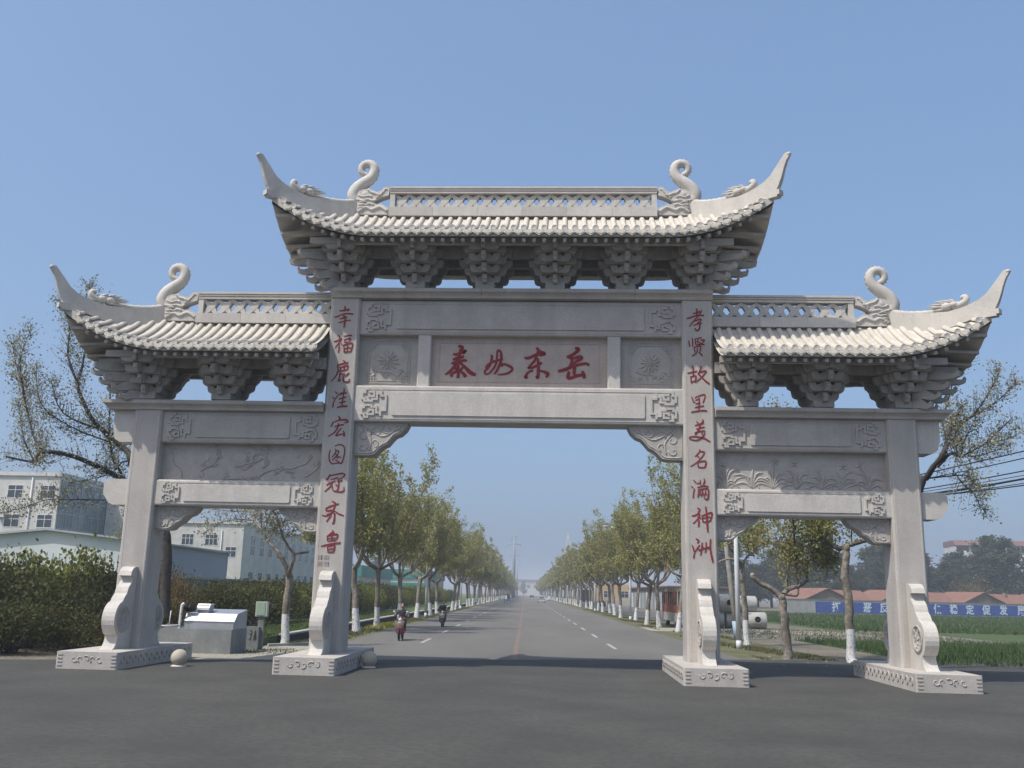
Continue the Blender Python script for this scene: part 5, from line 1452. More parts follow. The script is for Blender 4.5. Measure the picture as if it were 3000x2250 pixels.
def window(parent, x, z, w, h, y=0.0, side=None, nx=2, rows=(.36,), deep=.10, fm='frame', gm='glass'):
    """front window in the plane y (facing -y), or on a side wall (facing +x) when side is that x"""
    t = .06
    def B(mb, x0, x1, y0, y1, z0, z1):
        if side is None: mb.box(x0, x1, y0, y1, z0, z1)
        else: mb.box(side-y1+y, side-y0+y, x0, x1, z0, z1)
    f = MB()
    B(f, x-w/2, x+w/2, y-.03, y+.02, z-h/2-t, z-h/2); B(f, x-w/2, x+w/2, y-.03, y+.02, z+h/2, z+h/2+t)
    B(f, x-w/2-t, x-w/2, y-.03, y+.02, z-h/2-t, z+h/2+t); B(f, x+w/2, x+w/2+t, y-.03, y+.02, z-h/2-t, z+h/2+t)
    for k in range(1, nx):
        xx = x-w/2+w*k/nx; B(f, xx-.03, xx+.03, y-.028, y+.02, z-h/2, z+h/2)
    for r_ in rows:
        zz = z+h/2-h*r_; B(f, x-w/2, x+w/2, y-.026, y+.02, zz-.03, zz+.03)
    fo = f.build('window', M[fm], parent)
    zs = [z+h/2]+[z+h/2-h*r_ for r_ in rows]+[z-h/2]
    for k in range(nx):
        for j in range(len(zs)-1):
            g = MB(); B(g, x-w/2+w*k/nx+.02, x-w/2+w*(k+1)/nx-.02, y-.008, y+.008, zs[j+1]+.02, zs[j]-.02)
            g.build('pane', M[gm], fo)
    return fo
# three-storey white factory block, far left
b = empty('factory_building', (-54.1, 76.3, 0), 0, 'white three-storey factory block with a glazed grey-green side at the far left', 'building')
mb = MB(); mb.box(-22, 0, 0, 13, 0, 13.6); mb.build('wall', M['white_wall'], b)
mb = MB(); mb.box(-22.2, .15, -.2, 13.1, 13.6, 14.0); mb.build('parapet', M['white_wall'], b)
for r_ in range(4):
    for c_ in range(6):
        x = -1.25-3.72*c_; z = 11.85-3.2*r_
        window(b, x, z, 1.65, 1.35, 0, None, 2, (.36,))
mb = MB(); mb.tube([(-3.1, -.12, 0), (-3.1, -.12, 13.4)], .07, 6); mb.build('drainpipe', M['white_metal'], b)
mb = MB(); mb.box(-6.4, -5.6, -.45, -.02, 9.0, 9.6); mb.build('air_conditioner', M['white_metal'], b)
cw = MB(); cw.box(.0, .06, .3, 12.6, 6, 13.2); cwo = cw.build('curtain_wall', M['glass_teal'], b)
for k in range(9):
    m2 = MB(); yy = .4+1.5*k; m2.box(.05, .12, yy-.04, yy+.04, 6, 13.2); m2.build('mullion', M['metal_dull'], cwo)
for k in range(5):
    m2 = MB(); zz = 6.2+1.7*k; m2.box(.05, .115, .3, 12.6, zz-.04, zz+.04); m2.build('mullion', M['metal_dull'], cwo)
mb = MB(); mb.box(0.2, 3.2, 11, 14, 0, 12.0); mb.build('stair_tower', M['white_wall'], b)
# two-storey factory seen through the side opening
b = empty('factory_building', (-38.3, 92.0, 0), math.radians(1.1), 'long white two-storey factory with rows of windows seen through the left side opening', 'building')
mb = MB(); mb.box(-15, 0, 0, 62, 0, 9.75); mb.build('wall', M['white_wall'], b)
mb = MB(); mb.box(-15.2, .2, -.2, 62.2, 9.75, 10.05); mb.build('parapet', M['white_wall'], b)
for x, z, w, h in ((-7.0, 7.75, 1.45, 1.3), (-4.0, 7.75, 1.5, 1.3), (-10.0, 7.75, 1.45, 1.3), (-13.0, 7.75, 1.45, 1.3), (-1.45, 6.3, 1.3, 1.2), (-7.0, 4.4, 1.45, 1.3), (-4.0, 4.4, 1.5, 1.3)):
    window(b, x, z, w, h, 0, None, 3 if w > 1.4 else 2, (.38,))
mb = MB(); mb.tube([(-2.7, -.1, 0), (-2.7, -.1, 9.0)], .06, 6); mb.build('drainpipe', M['metal_dull'], b)
for k in range(14):
    window(b, 4.2+4.1*k, 7.3, 1.9, 2.4, 0, 0.0, 3, (.5,), gm='glass')
    window(b, 4.2+4.1*k, 3.0, 1.8, 1.9, 0, 0.0, 3, (.5,), gm='glass')
# sheds
b = empty('factory_shed', (-26.2, 33.8, 0), math.radians(1.0), 'low clad shed, white gable end and long side coloured blue-grey as in shade, behind the left hedge', 'building')
mb = MB(); mb.prism([(-19, 0), (0, 0), (0, 4.82), (-5.2, 5.32), (-19, 3.9)], 0, 19.6, 'y'); mb.build('wall', M['white_clad'], b)
mb = MB(); mb.box(0.002, .05, -.02, 19.6, 0, 4.78); mb.build('shade_side_cladding', M['blue_grey'], b)  # shade of the long side is put into its blue-grey colour
for k in range(44):
    q = MB(); q.box(-18.6+.42*k, -18.56+.42*k, -.04, .0, 0, min(4.8, 3.95+.0*k)); q.build('cladding_rib', M['white_clad'], b)
mb = MB(); mb.prism([(-19.4, 3.82), (-5.2, 5.34), (.35, 4.80), (.35, 4.92), (-5.2, 5.46), (-19.4, 3.96)], -.35, 19.9, 'y'); mb.build('roof', M['metal_dull'], b)
# perimeter wall parallel to the road
b = empty('perimeter_wall', P(-20.8, 14), TH, 'long grey perimeter wall with pale coping behind the left hedge', 'wall')
mb = MB()
for k in range(30):
    q = MB(); q.box(-.12, .12, k*5.0, k*5.0+4.97, 0, 2.5); q.build('wall_panel', M['concrete'], b)
    q = MB(); q.box(-.2, .2, k*5.0+.01, k*5.0+4.98, 2.5, 2.64); q.build('coping_stone', M['kerb'], b)
# teal-roofed workshops
for i, (x, y, w, d, h, lab) in enumerate(((-47, 138, 14, 34, 6.2, 'teal-roofed white workshop between the left tree trunks, nearest'), (-44, 182, 16, 40, 6.6, 'teal-roofed white workshop between the left tree trunks, farther'))):
    b = empty('workshop', (x, y, 0), math.radians(1), lab, 'building')
    mb = MB(); mb.box(0, w, 0, d, 0, h-1.9); mb.build('wall', M['white_wall'], b)
    mb = MB(); mb.box(-.3, w+.3, -.3, d+.3, h-1.9, h); mb.build('roof', M['teal_roof'], b)
    mb = MB(); mb.box(-.1, w+.1, -.12, 0, 2.6, 3.8); mb.build('teal_band', M['teal_roof'], b)
    for k in range(5): window(b, 1.8+2.5*k, 1.8, 1.2, 1.0, 0)
    for k in range(5): window(b, 3+5.5*k, 3.0, 1.6, 1.1, 0, w)
# ---- right: slogan wall, brick houses, flats
b = empty('slogan_wall', (36.0, 127.0, 0), math.atan2(23.0, 69.0), 'long low wall with a blue painted band and white characters across the field', 'wall')
WL = 92.0
for k in range(23):
    q = MB(); q.box(k*4.0, k*4.0+3.985, 0, .24, 0, 2.10); q.build('wall_panel', M['kerb'], b)
    q = MB(); q.box(k*4.0+.01, k*4.0+3.975, -.05, .29, 2.10, 2.20); q.build('coping_stone', M['concrete'], b)
bx0 = 5.5
mb = MB(); mb.box(bx0, WL, -.02, .0, 0.18, 1.86); band = mb.build('blue_band', M['blue_paint'], b)
def text_mesh(s, size, bold=0.0, depth=.0):
    c = bpy.data.curves.new('slogan', 'FONT'); c.body = s; c.size = size; c.offset = bold; c.align_x = 'CENTER'; c.align_y = 'CENTER'; c.extrude = depth; c.resolution_u = 3
    o = bpy.data.objects.new('slogan', c); COL.objects.link(o)
    bpy.context.view_layer.update()
    me = bpy.data.meshes.new_from_object(o)
    bpy.data.objects.remove(o); bpy.data.curves.remove(c)
    return me
for s_, x in (('打', 9.2), ('恶', 14.9), ('反', 17.95), ('保', 28.1), ('稳', 31.2), ('定', 34.35), ('促', 37.6), ('发', 41.0), ('展', 44.6)):
    put('character', text_mesh(s_, 1.62, .045, .004), band, (x, -.03, 1.0), (PI/2, 0, 0))
for o in band.children: o.data.materials.append(M['white_paint'])
# brick houses with red tiled roofs just behind the wall; gable towards us, long wing to the right
def brick_house(x, y, wing, label, rz=.32, k=1.0):
    b = empty('brick_house', (x, y, 0), rz, label, 'house', 'red-roofed brick houses behind the slogan wall')
    b.scale = (k, k, k)
    mb = MB(); mb.prism([(-3.9, 0), (3.9, 0), (3.9, 2.35), (0, 3.95), (-3.9, 2.35)], 0, 9, 'y'); mb.build('wall', M['brick'], b)
    mb = MB()
    mb.prism([(-4.5, 2.12), (0, 3.98), (4.5, 2.12), (4.5, 2.26), (0, 4.14), (-4.5, 2.26)], -.3, 9.3, 'y'); mb.build('roof', M['tile_red'], b)
    mb = MB(); mb.box(4, wing, 1.4, 7.4, 0, 2.3); mb.build('wing_wall', M['brick'], b)
    mb = MB(); mb.prism([(.9, 2.05), (4.4, 3.75), (7.9, 2.05), (7.9, 2.2), (4.4, 3.9), (.9, 2.2)], 3.0, wing+.3, 'x'); mb.build('wing_roof', M['tile_red'], b)
    mb = MB(); mb.tube([(3.3, 4.4, 3.8), (wing+.3, 4.4, 3.8)], .09, 5); mb.build('ridge_tile', M['kerb'], b)
    mb = MB(); mb.box(wing*.6, wing*.6+.5, 3.2, 3.7, 2.2, 4.1); mb.build('chimney', M['brick'], b)
for i, (x, y, w) in enumerate(((46.5, 141, 9.2), (60.6, 146, 11.6), (76.6, 151, 12.5), (93.6, 158, 12.5), (110.0, 164, 13.0))):
    brick_house(x, y, w, ('leftmost brick house with red tiled gable roof, beside the tree fork', 'brick house with red tiled gable roof just left of the right outer pillar', 'brick house with red tiled gable roof just right of the right outer pillar', 'brick house with red tiled gable roof at the right edge', 'farthest brick house with red tiled roof at the right')[i])
# flats
M['flat_wall'] = mat('grey_white_render', (0.42, 0.42, 0.41), (0.50, 0.50, 0.49), .3, .9, streak=((.30, .30, .29), .5, .6))
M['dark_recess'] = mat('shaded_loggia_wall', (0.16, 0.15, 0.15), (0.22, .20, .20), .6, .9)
M['flat_roof'] = mat('brown_mansard', (0.15, 0.085, 0.075), (0.19, 0.115, 0.10), .5, .8)
b = empty('apartment_block', (122.0, 262.0, 0), math.radians(-7), 'grey six-storey apartment block with open balconies and brown sloping roof edge', 'building')
mb = MB(); mb.box(0, 46, 1.5, 14, 0, 18.9); mb.build('wall', M['flat_wall'], b)
mb = MB()
rsf = random.Random(4)
segs = [(-4.8, 7.2), (8.9, 20.9), (22.6, 34.6), (36.3, 46.0)]
for (xa, xb) in ((7.2, 8.9), (20.9, 22.6), (34.6, 36.3)):
    q = MB(); q.box(xa, xb, .3, 1.5, 0, 20.1); q.build('stair_core', M['flat_wall'], b)
    for f_ in range(6):
        q = MB(); q.box(xa+.5, xa+.95, .24, .32, 1.3+3.1*f_, 2.6+3.1*f_); q.build('window', M['glass'], b)
mb = MB(); mb.box(-4.8, 0, 1.5, 12, 0, 18.9); mb.build('wall', M['flat_wall'], b)
for xa, xb in segs:
    q = MB(); q.prism([(-.35, 18.75), (1.6, 20.3), (13, 20.3), (13, 18.7)], xa-.15, xb+.15, 'x'); q.build('roof', M['flat_roof'], b)
    for f_ in range(6):
        z0 = 3.1*f_
        q = MB(); q.box(xa, xb, 0, 1.5, z0+.02, z0+.16); q.box(xa, xb, 0, .12, z0+.16, z0+1.18); q.build('balcony', M['flat_wall'], b)
        nb = 3
        for k in range(nb+1):
            xx = xa+(xb-xa)*k/nb; xx = min(max(xx, xa+.12), xb-.12)
            q = MB(); q.box(xx-.12, xx+.12, .02, 1.48, z0+.16, z0+3.1); q.build('partition', M['flat_wall'], b)
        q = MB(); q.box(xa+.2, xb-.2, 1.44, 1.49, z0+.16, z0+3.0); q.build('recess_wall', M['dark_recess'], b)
        for k in range(nb):
            x1 = xa+(xb-xa)*(k+.5)/nb
            q = MB(); q.box(x1-.9, x1-.1, 1.38, 1.45, z0+.3, z0+2.4); q.build('door', M['glass'], b)
            if rsf.random() < .7:
                q = MB(); q.box(x1+.3, x1+1.0, .4, .7, z0+1.1, z0+1.1+rsf.uniform(.4, .9)); q.build('air_conditioner', M['white_metal'], b)
            if rsf.random() < .25:
                q = MB(); q.box(x1-.4, x1+.3, -.05, -.02, z0+.5, z0+1.35); q.build('laundry', M['white_metal'], b)
# yellow and grey low buildings behind the right row of trees
M['yellow_wall'] = mat('yellow_plaster', (0.45, 0.33, 0.17), (0.52, .39, .22), .4, .9)
b = empty('roadside_shop', P(15.5, 178), TH, 'low yellow shop building behind the right trunks', 'building')
mb = MB(); mb.prism([(0, 0), (12, 0), (12, 3.4), (4, 4.6), (0, 4.6)], 0, 14, 'y'); mb.build('wall', M['yellow_wall'], b)
mb = MB(); mb.box(-.2, 12.2, -.3, -.02, 0, 1.2); mb.build('plinth_course', M['kerb'], b)
for k in range(3): window(b, 2+3.6*k, 2.3, 1.5, 1.3, 0)
b = empty('roadside_shop', P(20.5, 110), TH, 'long low grey shop row behind the right trunks', 'building')
mb = MB(); mb.box(0, 9, 0, 52, 0, 3.4); mb.build('wall', M['concrete'], b)
mb = MB(); mb.box(-.4, 9.2, -.3, 52.3, 3.4, 3.6); mb.build('roof', M['tile_red'], b)
for k in range(3): window(b, 1.6+2.8*k, 1.8, 1.4, 1.3, 0)
for k in range(9):
    q = MB(); q.box(-.06, 0, 1.5+5.6*k, 4.6+5.6*k, 0.05, 2.7); q.build('shutter', M['blue_grey'] if k % 2 else M['white_clad'], b)
# closing view of the road: long pinkish hall and a dark gate tower
b = empty('end_building', P(-40, 940), TH, 'pale hazy building closing the far end of the road', 'building')
mb = MB(); mb.box(0, 82, 0, 20, 0, 14); mb.build('wall', M['white_wall'], b)
for k in range(12): window(b, 5+6.4*k, 9, 3.2, 3.4, 0)
mb = MB(); mb.box(-1, 83, -1, 21, 14, 15.5); mb.build('roof', M['flat_roof'], b)
w_, c_ = PO[0]
o = empty('conifer_tree', P(-2, 900), 0, 'dark pointed tree standing before the far end building', 'tree'); o.scale = (1.5, 1.5, .8); put('trunk', w_, o); put('crown', c_, o)
# white A-shaped sculpture above the right trees
b = empty('white_tower', P(19.5, 420), TH, 'slender white pointed tower rising above the right row of trees', 'tower')
for sx in (-1, 1):
    mb = MB(); mb.prism([(sx*3.4, 0), (sx*2.5, 0), (sx*.25, 27.5), (sx*.6, 27.8)], -.6, .6, 'y'); mb.build('leg', M['white_wall'], b)
mb = MB(); mb.prism([(-1.5, 15), (1.5, 15), (1.2, 17), (-1.2, 17)], -.4, .4, 'y'); mb.build('cross_piece', M['white_wall'], b)
mb = MB(); mb.prism([(-.7, 27.4), (.7, 27.4), (0, 30)], -.4, .4, 'y'); mb.build('tip', M['white_wall'], b)
# steel monopoles of the power line
M['pole_steel'] = mat('grey_steel_pole', (0.22, 0.25, 0.28), rough=.5, metal=.3)
for i, (x, y, h) in enumerate(((-5.4, 421, 28.5), (-6.0, 560, 28.5), (-6.5, 740, 28.5))):
    b = empty('power_pole', P(-9.6+ (4.2 if i == 0 else 3.0), y), TH, ('tall grey power pole with a cross arm standing over the far end of the road', 'second, fainter power pole behind the tall one', 'third, faintest power pole far down the road')[i], 'pole')
    mb = MB(); mb.tube([(0, 0, 0), (0, 0, h*.5), (0, 0, h)], [.75, .55, .3], 8); mb.build('mast', M['pole_steel'], b)
    for z_, w2 in ((h-4.2, 3.0), (h-.8, 1.2)):
        mb = MB(); mb.tube([(-w2, 0, z_-.1), (0, 0, z_+.2), (w2, 0, z_-.1)], [.12, .2, .12], 5); mb.build('cross_arm', M['pole_steel'], b)
        for sx in (-1, 1):
            mb = MB(); mb.tube([(sx*w2, 0, z_-.1), (sx*w2, 0, z_-1.2)], .13, 5); mb.build('insulator', M['pole_steel'], b)
# street lamps: white posts, arm and head over the road
def lamp(rx, ry, sx, label, group):
    b = empty('street_lamp', P(rx, ry), TH, label, 'lamp', group)
    mb = MB(); mb.tube([(0, 0, 0), (0, 0, 3.5), (0, 0, 7.3)], [.11, .10, .07], 8); mb.tube([(0, 0, 0), (0, 0, .35)], [.12, .11], 8); mb.build('post', M['white_metal'], b)
    mb = MB(); mb.tube([(0, 0, 7.25), (sx*.6, 0, 7.75), (sx*1.8, 0, 8.0)], [.04, .04, .035], 6); mb.build('arm', M['white_metal'], b)
    mb = MB(); mb.ball((sx*2.05, 0, 8.02), (.42, .15, .07), 8, 5); mb.build('lamp_head', M['metal_dull'], b)
y = 15.9; i = 0
nm = ['nearest', 'second', 'third', 'fourth', 'fifth', 'sixth']
while y < 520:
    lamp(9.4, y, -1, ('%s white street lamp post on the right verge' % nm[i]) if i < 6 else 'distant white street lamp post on the right verge', 'street lamps right of the road')
    if i > 0: lamp(-7.8, y-4.9, 1, ('%s white street lamp post on the left verge' % nm[i-1]) if i < 7 else 'distant white street lamp post on the left verge', 'street lamps left of the road')
    y += 42.6; i += 1
# leaning grey pole with a pale blue wrap
b = empty('wooden_pole', P(11.25, 24.6), 0, 'leaning grey wooden pole with a pale blue wrap round its foot', 'pole')
mb = MB(); mb.tube([(0, 0, 0), (-.25, 0, 2.4), (-.55, .1, 5.6)], [.14, .13, .10], 8); mb.build('post', M['wood_grey'], b)
mb = MB(); mb.tube([(0.01, 0, 0.01), (-.10, 0, .95)], [.19, .18], 10); mb.build('foot_wrap', M['pale_blue'], b)
# concrete pole hidden behind the right outer pillar, with its cables
b = empty('concrete_pole', (13.95, 10.5, 0), 0, 'concrete cable pole standing right behind the right outer pillar', 'pole')
mb = MB(); mb.tube([(0, 0, 0), (0.03, 0, 7.4)], [.16, .11], 8); mb.build('mast', M['concrete'], b)
cables = [(6.62, 7.25, .06, .022), (6.45, 7.0, .14, .018), (6.10, 6.85, .10, .020), (6.02, 6.6, .16, .012), (5.92, 6.5, .22, .034), (5.88, 6.38, .20, .020), (5.84, 6.1, .16, .014), (5.80, 5.85, .08, .012)]
for i, (z0, z1, sag, r_) in enumerate(cables):
    p0 = Vector((14.0, 10.4-.03*i, z0)); p1 = Vector((22.5, -6.0, z1+1.2+.4*math.sin(i*2.1)))
    pts = []
    for k in range(15):
        t = k/14; q = p0.lerp(p1, t); q.z -= sag*4*t*(1-t)*2.2; q.x += .12*math.sin(i*1.7+t*5)*t; pts.append(q)
    mb = MB(); mb.tube(pts, r_, 5); o = mb.build('overhead_cable', M['cable'])
    tag(o, ('uppermost thick', 'thin upper', 'middle', 'thin middle', 'thickest bundled', 'thin lower', 'drooping lower', 'lowest thin')[i]+' black cable running right from behind the right outer pillar', 'cable', 'black overhead cables')
# ---- concrete manhole rings stacked beyond the right pillar
def ring_mesh():
    mb = MB(); n = 20; R_, L_ = .58, .66
    hole = 6
    vs = []
    for sx in (-L_, -L_+.06, L_-.06, L_):
        rr = R_-(.05 if abs(sx) > L_-.01 else 0)
        for k in range(n):
            a = 2*PI*k/n; vs.append((sx, rr*math.cos(a), rr*math.sin(a)))
    fs = [(i*n+k, (i+1)*n+k, (i+1)*n+(k+1) % n, i*n+(k+1) % n) for i in range(3) for k in range(n)]
    mb.add(vs, fs, 0, True)
    for s_ in (-1, 1):
        b0 = len(mb.v); mb.v += [(s_*L_, (R_-.05)*math.cos(2*PI*k/n), (R_-.05)*math.sin(2*PI*k/n)) for k in range(n)]
        mb.f.append(tuple(b0+k for k in range(n))); mb.mi.append(0); mb.sm.append(False)
    return mb.mesh('pipe_body', M['kerb'])
ring_me = ring_mesh()
mb = MB(); mb.lathe([(.27, .06), (.27, -.015), (.215, -.02), (.21, .03)], (0, 0, 0), 16, 'y'); rim_me = mb.mesh('hole_rim', M['kerb'])
mb = MB(); mb.lathe([(.212, -.008), (.02, -.008)], (0, 0, 0), 16, 'y'); hole_shade_me = mb.mesh('hole', M['black'])  # flat black disc painting the darkness inside the opening
def conc(x, z, y, rz, rx, label):
    b = empty('concrete_pipe', (x, y, z), rz, label, 'pipe', 'concrete inspection chambers stacked on the side lane')
    put('pipe_body', ring_me, b)
    if rx is not None:
        d = Vector((0, -math.cos(rx), math.sin(rx)))*.575
        r_ = put('hole_rim', rim_me, b, d, (-rx, 0, 0)); put('hole', hole_shade_me, b, d, (-rx, 0, 0))
conc(15.25, .58, 44.6, 0, .1, 'lower right concrete chamber with a round hole, on the ground')
conc(13.75, .58, 44.9, .05, .2, 'lower middle concrete chamber in shadow under the upper ones')
conc(12.3, .58, 44.8, 0, .1, 'lower left concrete chamber behind the right inner pillar')
conc(13.3, 1.68, 44.6, .0, .15, 'upper left concrete chamber with a round hole')
conc(14.65, 1.70, 44.9, .04, None, 'upper right concrete chamber without a visible hole')
# ---- concrete tank with galvanised hood, left
b = empty('waste_tank', (-12.1, 4.85, 0), math.radians(-1.5), 'grey concrete tank with a shiny galvanised hood between the left pillars', 'container')
mb = MB(); mb.box(0, 2.95, 0, .12, 0, .76); mb.box(0, 2.95, 1.28, 1.40, 0, .76); mb.box(0, .12, .12, 1.28, 0, .76); mb.box(2.83, 2.95, .12, 1.28, 0, .76); mb.box(.12, 2.83, .12, 1.28, 0, .60); mb.build('tank', M['concrete'], b)
mb = MB(); mb.prism([(.16, .6), (.16, 1.01), (.40, 1.22), (1.36, 1.36), (1.36, .6)], 1.30, 2.93, 'x'); mb.build('hood', M['metal_dull'], b)
mb = MB(); mb.prism([(.135, 1.0), (.155, 1.015), (.405, 1.235), (.385, 1.235)], 1.27, 2.96, 'x'); mb.build('hood_flap', M['metal'], b)
mb = MB(); mb.box(1.58, 1.95, .50, .9, 1.24, 1.50); mb.build('motor_box', M['metal_dull'], b)
mb = MB(); mb.prism([(.46, 1.34), (.46, 1.42), (.56, 1.53), (.9, 1.53), (.9, 1.50), (.58, 1.50)], 1.56, 1.97, 'x'); mb.build('motor_cover', M['metal'], b)
mb = MB(); mb.tube([(1.25, .30, 1.40), (1.56, .30, 1.40)], .11, 10); mb.tube([(1.30, .30, 1.40), (1.34, .30, 1.40)], .135, 10); mb.tube([(1.42, .30, 1.40), (1.46, .30, 1.40)], .135, 10); mb.build('motor', M['black'], b)
mb = MB(); mb.tube(catmull([(1.19, .1, .62), (1.19, .1, 1.1), (1.20, .12, 1.48), (1.27, .12, 1.52)], 4), .045, 7); mb.build('pipe', M['white_metal'], b)
mb = MB(); mb.tube(catmull([(1.2, .05, 1.2), (1.35, .02, 1.24), (1.55, .1, 1.28), (1.62, .5, 1.3)], 4), .012, 4); mb.tube(catmull([(1.38, .1, 1.26), (1.36, .05, 1.1), (1.26, .05, .8)], 4), .012, 4); mb.build('wire', M['cable'], b)
mb = MB(); mb.tube([(.02, .06, .79), (1.18, .06, .86)], .025, 6); mb.tube([(.85, .06, .8), (.88, .06, 1.3)], .018, 5); mb.build('rail', M['white_metal'], b)
# meter box on its post, stone marker
b = empty('meter_box', (-9.02, 7.35, 0), math.radians(4), 'pale green meter box on a short grey post beside the tank', 'meter box')
mb = MB(); mb.box(-.10, .10, -.07, .07, 0, 1.16); mb.build('post', M['concrete'], b)
mb = MB(); mb.box(-.20, .20, -.12, .12, 1.12, 1.62); mb.build('cabinet', mat('pale_green_enamel', (.42, .47, .40), rough=.5), b)
mb = MB(); mb.box(-.15, .13, -.135, -.12, 1.16, 1.58); mb.build('door', mat('green_door', (.33, .42, .30), rough=.5), b)
b = empty('stone_marker', (-9.22, 7.15, 0), math.radians(6), 'short grey stone marker with carved dark symbols beside the tank', 'marker')
mb = MB(); mb.box(-.21, .21, -.12, .12, 0, .78); mb.build('slab', M['concrete'], b)
mb = MB(); st = ['22,10,10 50,6,12 70,22,12 50,42,11 30,30,9', '66,34,10 60,60,11 40,84,11 24,76,9']
stroke_mesh(mb, st, -.04, .48, .17, .40, -.12, .006)
stroke_mesh(mb, ['50,4,10 30,60,20 20,80,14', '50,4,10 62,60,20 74,80,14', '10,84,9 84,82,9'], .11, .48, .14, .40, -.12, .006)
mb.build('carved_symbol', M['dark_stone'], b)
# stone ball bollards
for x, y, lab in ((-8.75, -.35, 'beige stone ball bollard beside the left outer plinth'), (-3.95, .9, 'shaded stone ball bollard beside the left inner plinth')):
    b = empty('ball_bollard', (x, y, 0), 0, lab, 'bollard')
    mb = MB(); mb.ball((0, 0, .24), .22, 16, 10); mb.build('ball', mat('beige_granite_%d' % int(-x), (.40, .35, .28), (.46, .41, .34), 3, .8, c3=(.3, .26, .21)), b)
    mb = MB(); mb.lathe([(.2, 0), (.2, .04), (.14, .07)], (0, 0, 0), 14); mb.build('base', M['granite_light'], b)
# ------------------------------------------------------------------ vehicles and riders
def paint(name, c, rough=.35, metal=.0): return mat(name, c, rough=rough, metal=metal, spec=.5)
M['silver'] = paint('silver_car_paint', (.36, .40, .40), .3, .5)
M['white_car'] = paint('white_car_paint', (.60, .60, .60))
M['dark_car'] = paint('dark_car_paint', (.06, .06, .07))
M['red_lamp'] = paint('tail_lamp', (.28, .02, .02))
def wheel(parent, x, y, r=.31, w=.2, axis='x'):
    mb = MB(); mb.lathe([(r-.06, -w/2), (r, -w/2+.02), (r, w/2-.02), (r-.06, w/2)], (x, y, r), 16, axis); t = mb.build('wheel', M['black'], parent)
    mb = MB(); mb.lathe([(r*.55, -w/2-.004), (r*.55, w/2+.004)], (x, y, r), 12, axis); mb.build('rim', M['metal_dull'], t)
def car(rx, ry, m, label, away=True, k=1.0):
    b = empty('car', P(rx, ry), TH+(0 if away else PI), label, 'car'); b.scale = (k, k, k)
    prof = [(-2.2, .32), (-2.25, .62), (-2.18, .88), (-1.55, .95), (-1.0, 1.38), (-.1, 1.43), (.75, 1.36), (1.25, .98), (2.0, .86), (2.2, .66), (2.2, .32)]
    def mb_prof(pts, w, inset):
        q = MB(); vs = []
        for sg in (-1, 1):
            for y, z in pts: vs.append((sg*(w-(inset if z > 1.0 else 0)), y, z))
        n = len(pts); fs = [tuple(range(n)), tuple(range(2*n-1, n-1, -1))]+[(i, n+i, n+(i+1) % n, (i+1) % n) for i in range(n)]
        q.add(vs, fs); return q
    mb_prof(prof, .86, .14).build('body', m, b)
    q = MB(); q.add([(-.64, -1.53, .99), (.64, -1.53, .99), (.56, -1.03, 1.345), (-.56, -1.03, 1.345)], [(0, 1, 2, 3)]); q.v = [(x, y-.015, z+.015) for x, y, z in q.v]; q.build('rear_window', M['glass'], b)
    q = MB(); q.add([(-.64, 1.24, 1.01), (.64, 1.24, 1.01), (.56, .79, 1.345), (-.56, .79, 1.345)], [(0, 3, 2, 1)]); q.v = [(x, y+.015, z+.015) for x, y, z in q.v]; q.build('windscreen', M['glass'], b)
    for sg in (-1, 1):
        q = MB(); q.add([(sg*.80, -1.2, 1.0), (sg*.80, 1.0, 1.0), (sg*.735, .65, 1.32), (sg*.735, -.85, 1.32)], [(0, 1, 2, 3) if sg > 0 else (3, 2, 1, 0)]); q.build('side_window', M['glass'], b)
        q = MB(); q.box(sg*.84, sg*.52, -2.27, -2.2, .66, .82); q.build('tail_light', M['red_lamp'], b)
        q = MB(); q.box(sg*.84, sg*.5, 2.1, 2.21, .62, .76); q.build('headlight', M['white_metal'], b)
    q = MB(); q.box(-.86, .86, -2.30, -2.18, .34, .54); q.build('bumper', M['white_metal'], b)
    q = MB(); q.box(-.24, .24, -2.285, -2.25, .6, .74); q.build('number_plate', M['blue_paint'], b)
    for sx in (-1, 1):
        for yy in (-1.35, 1.35): wheel(b, sx*.78, yy)
car(4.25, 214, M['silver'], 'silver sedan driving away in the right lanes, nearest of the far cars')
car(6.4, 262, M['white_car'], 'white car farther up on the right side of the road')
car(2.6, 330, M['dark_car'], 'grey-dark car far ahead near the centre line')
car(3.4, 520, M['white_car'], 'faint pale car at the far end of the road')
# cargo tricycle coming along the left side
b = empty('cargo_tricycle', P(-3.1, 158), TH, 'small blue cargo tricycle with a white sheet, far on the left lane', 'tricycle')
mb = MB(); mb.box(-.55, .55, -.9, .5, .62, .70); mb.box(-.55, -.50, -.9, .5, .7, 1.0); mb.box(.50, .55, -.9, .5, .7, 1.0); mb.box(-.5, .5, -.9, -.85, .7, 1.0); mb.build('tray', paint('blue_frame', (.05, .13, .20)), b)
mb = MB(); mb.prism([(-.5, .8), (.45, .8), (.50, 1.75), (.2, 1.9), (-.45, 1.82)], -.6, -.35, 'y'); mb.build('cover', M['dark_car'], b)
mb = MB(); mb.box(-.42, -.08, -.93, -.90, .95, 1.65); mb.build('white_sheet', M['white_metal'], b)
for x, y in ((-.52, -.3), (.52, -.3), (0, 1.3)): wheel(b, x, y, .30, .08)
mb = MB(); mb.tube([(0, .4, .6), (0, 1.2, .7), (0, 1.3, .3)], .035, 6); mb.tube([(-.3, 1.05, 1.05), (.3, 1.05, 1.05)], .02, 5); mb.build('frame', M['dark_car'], b)
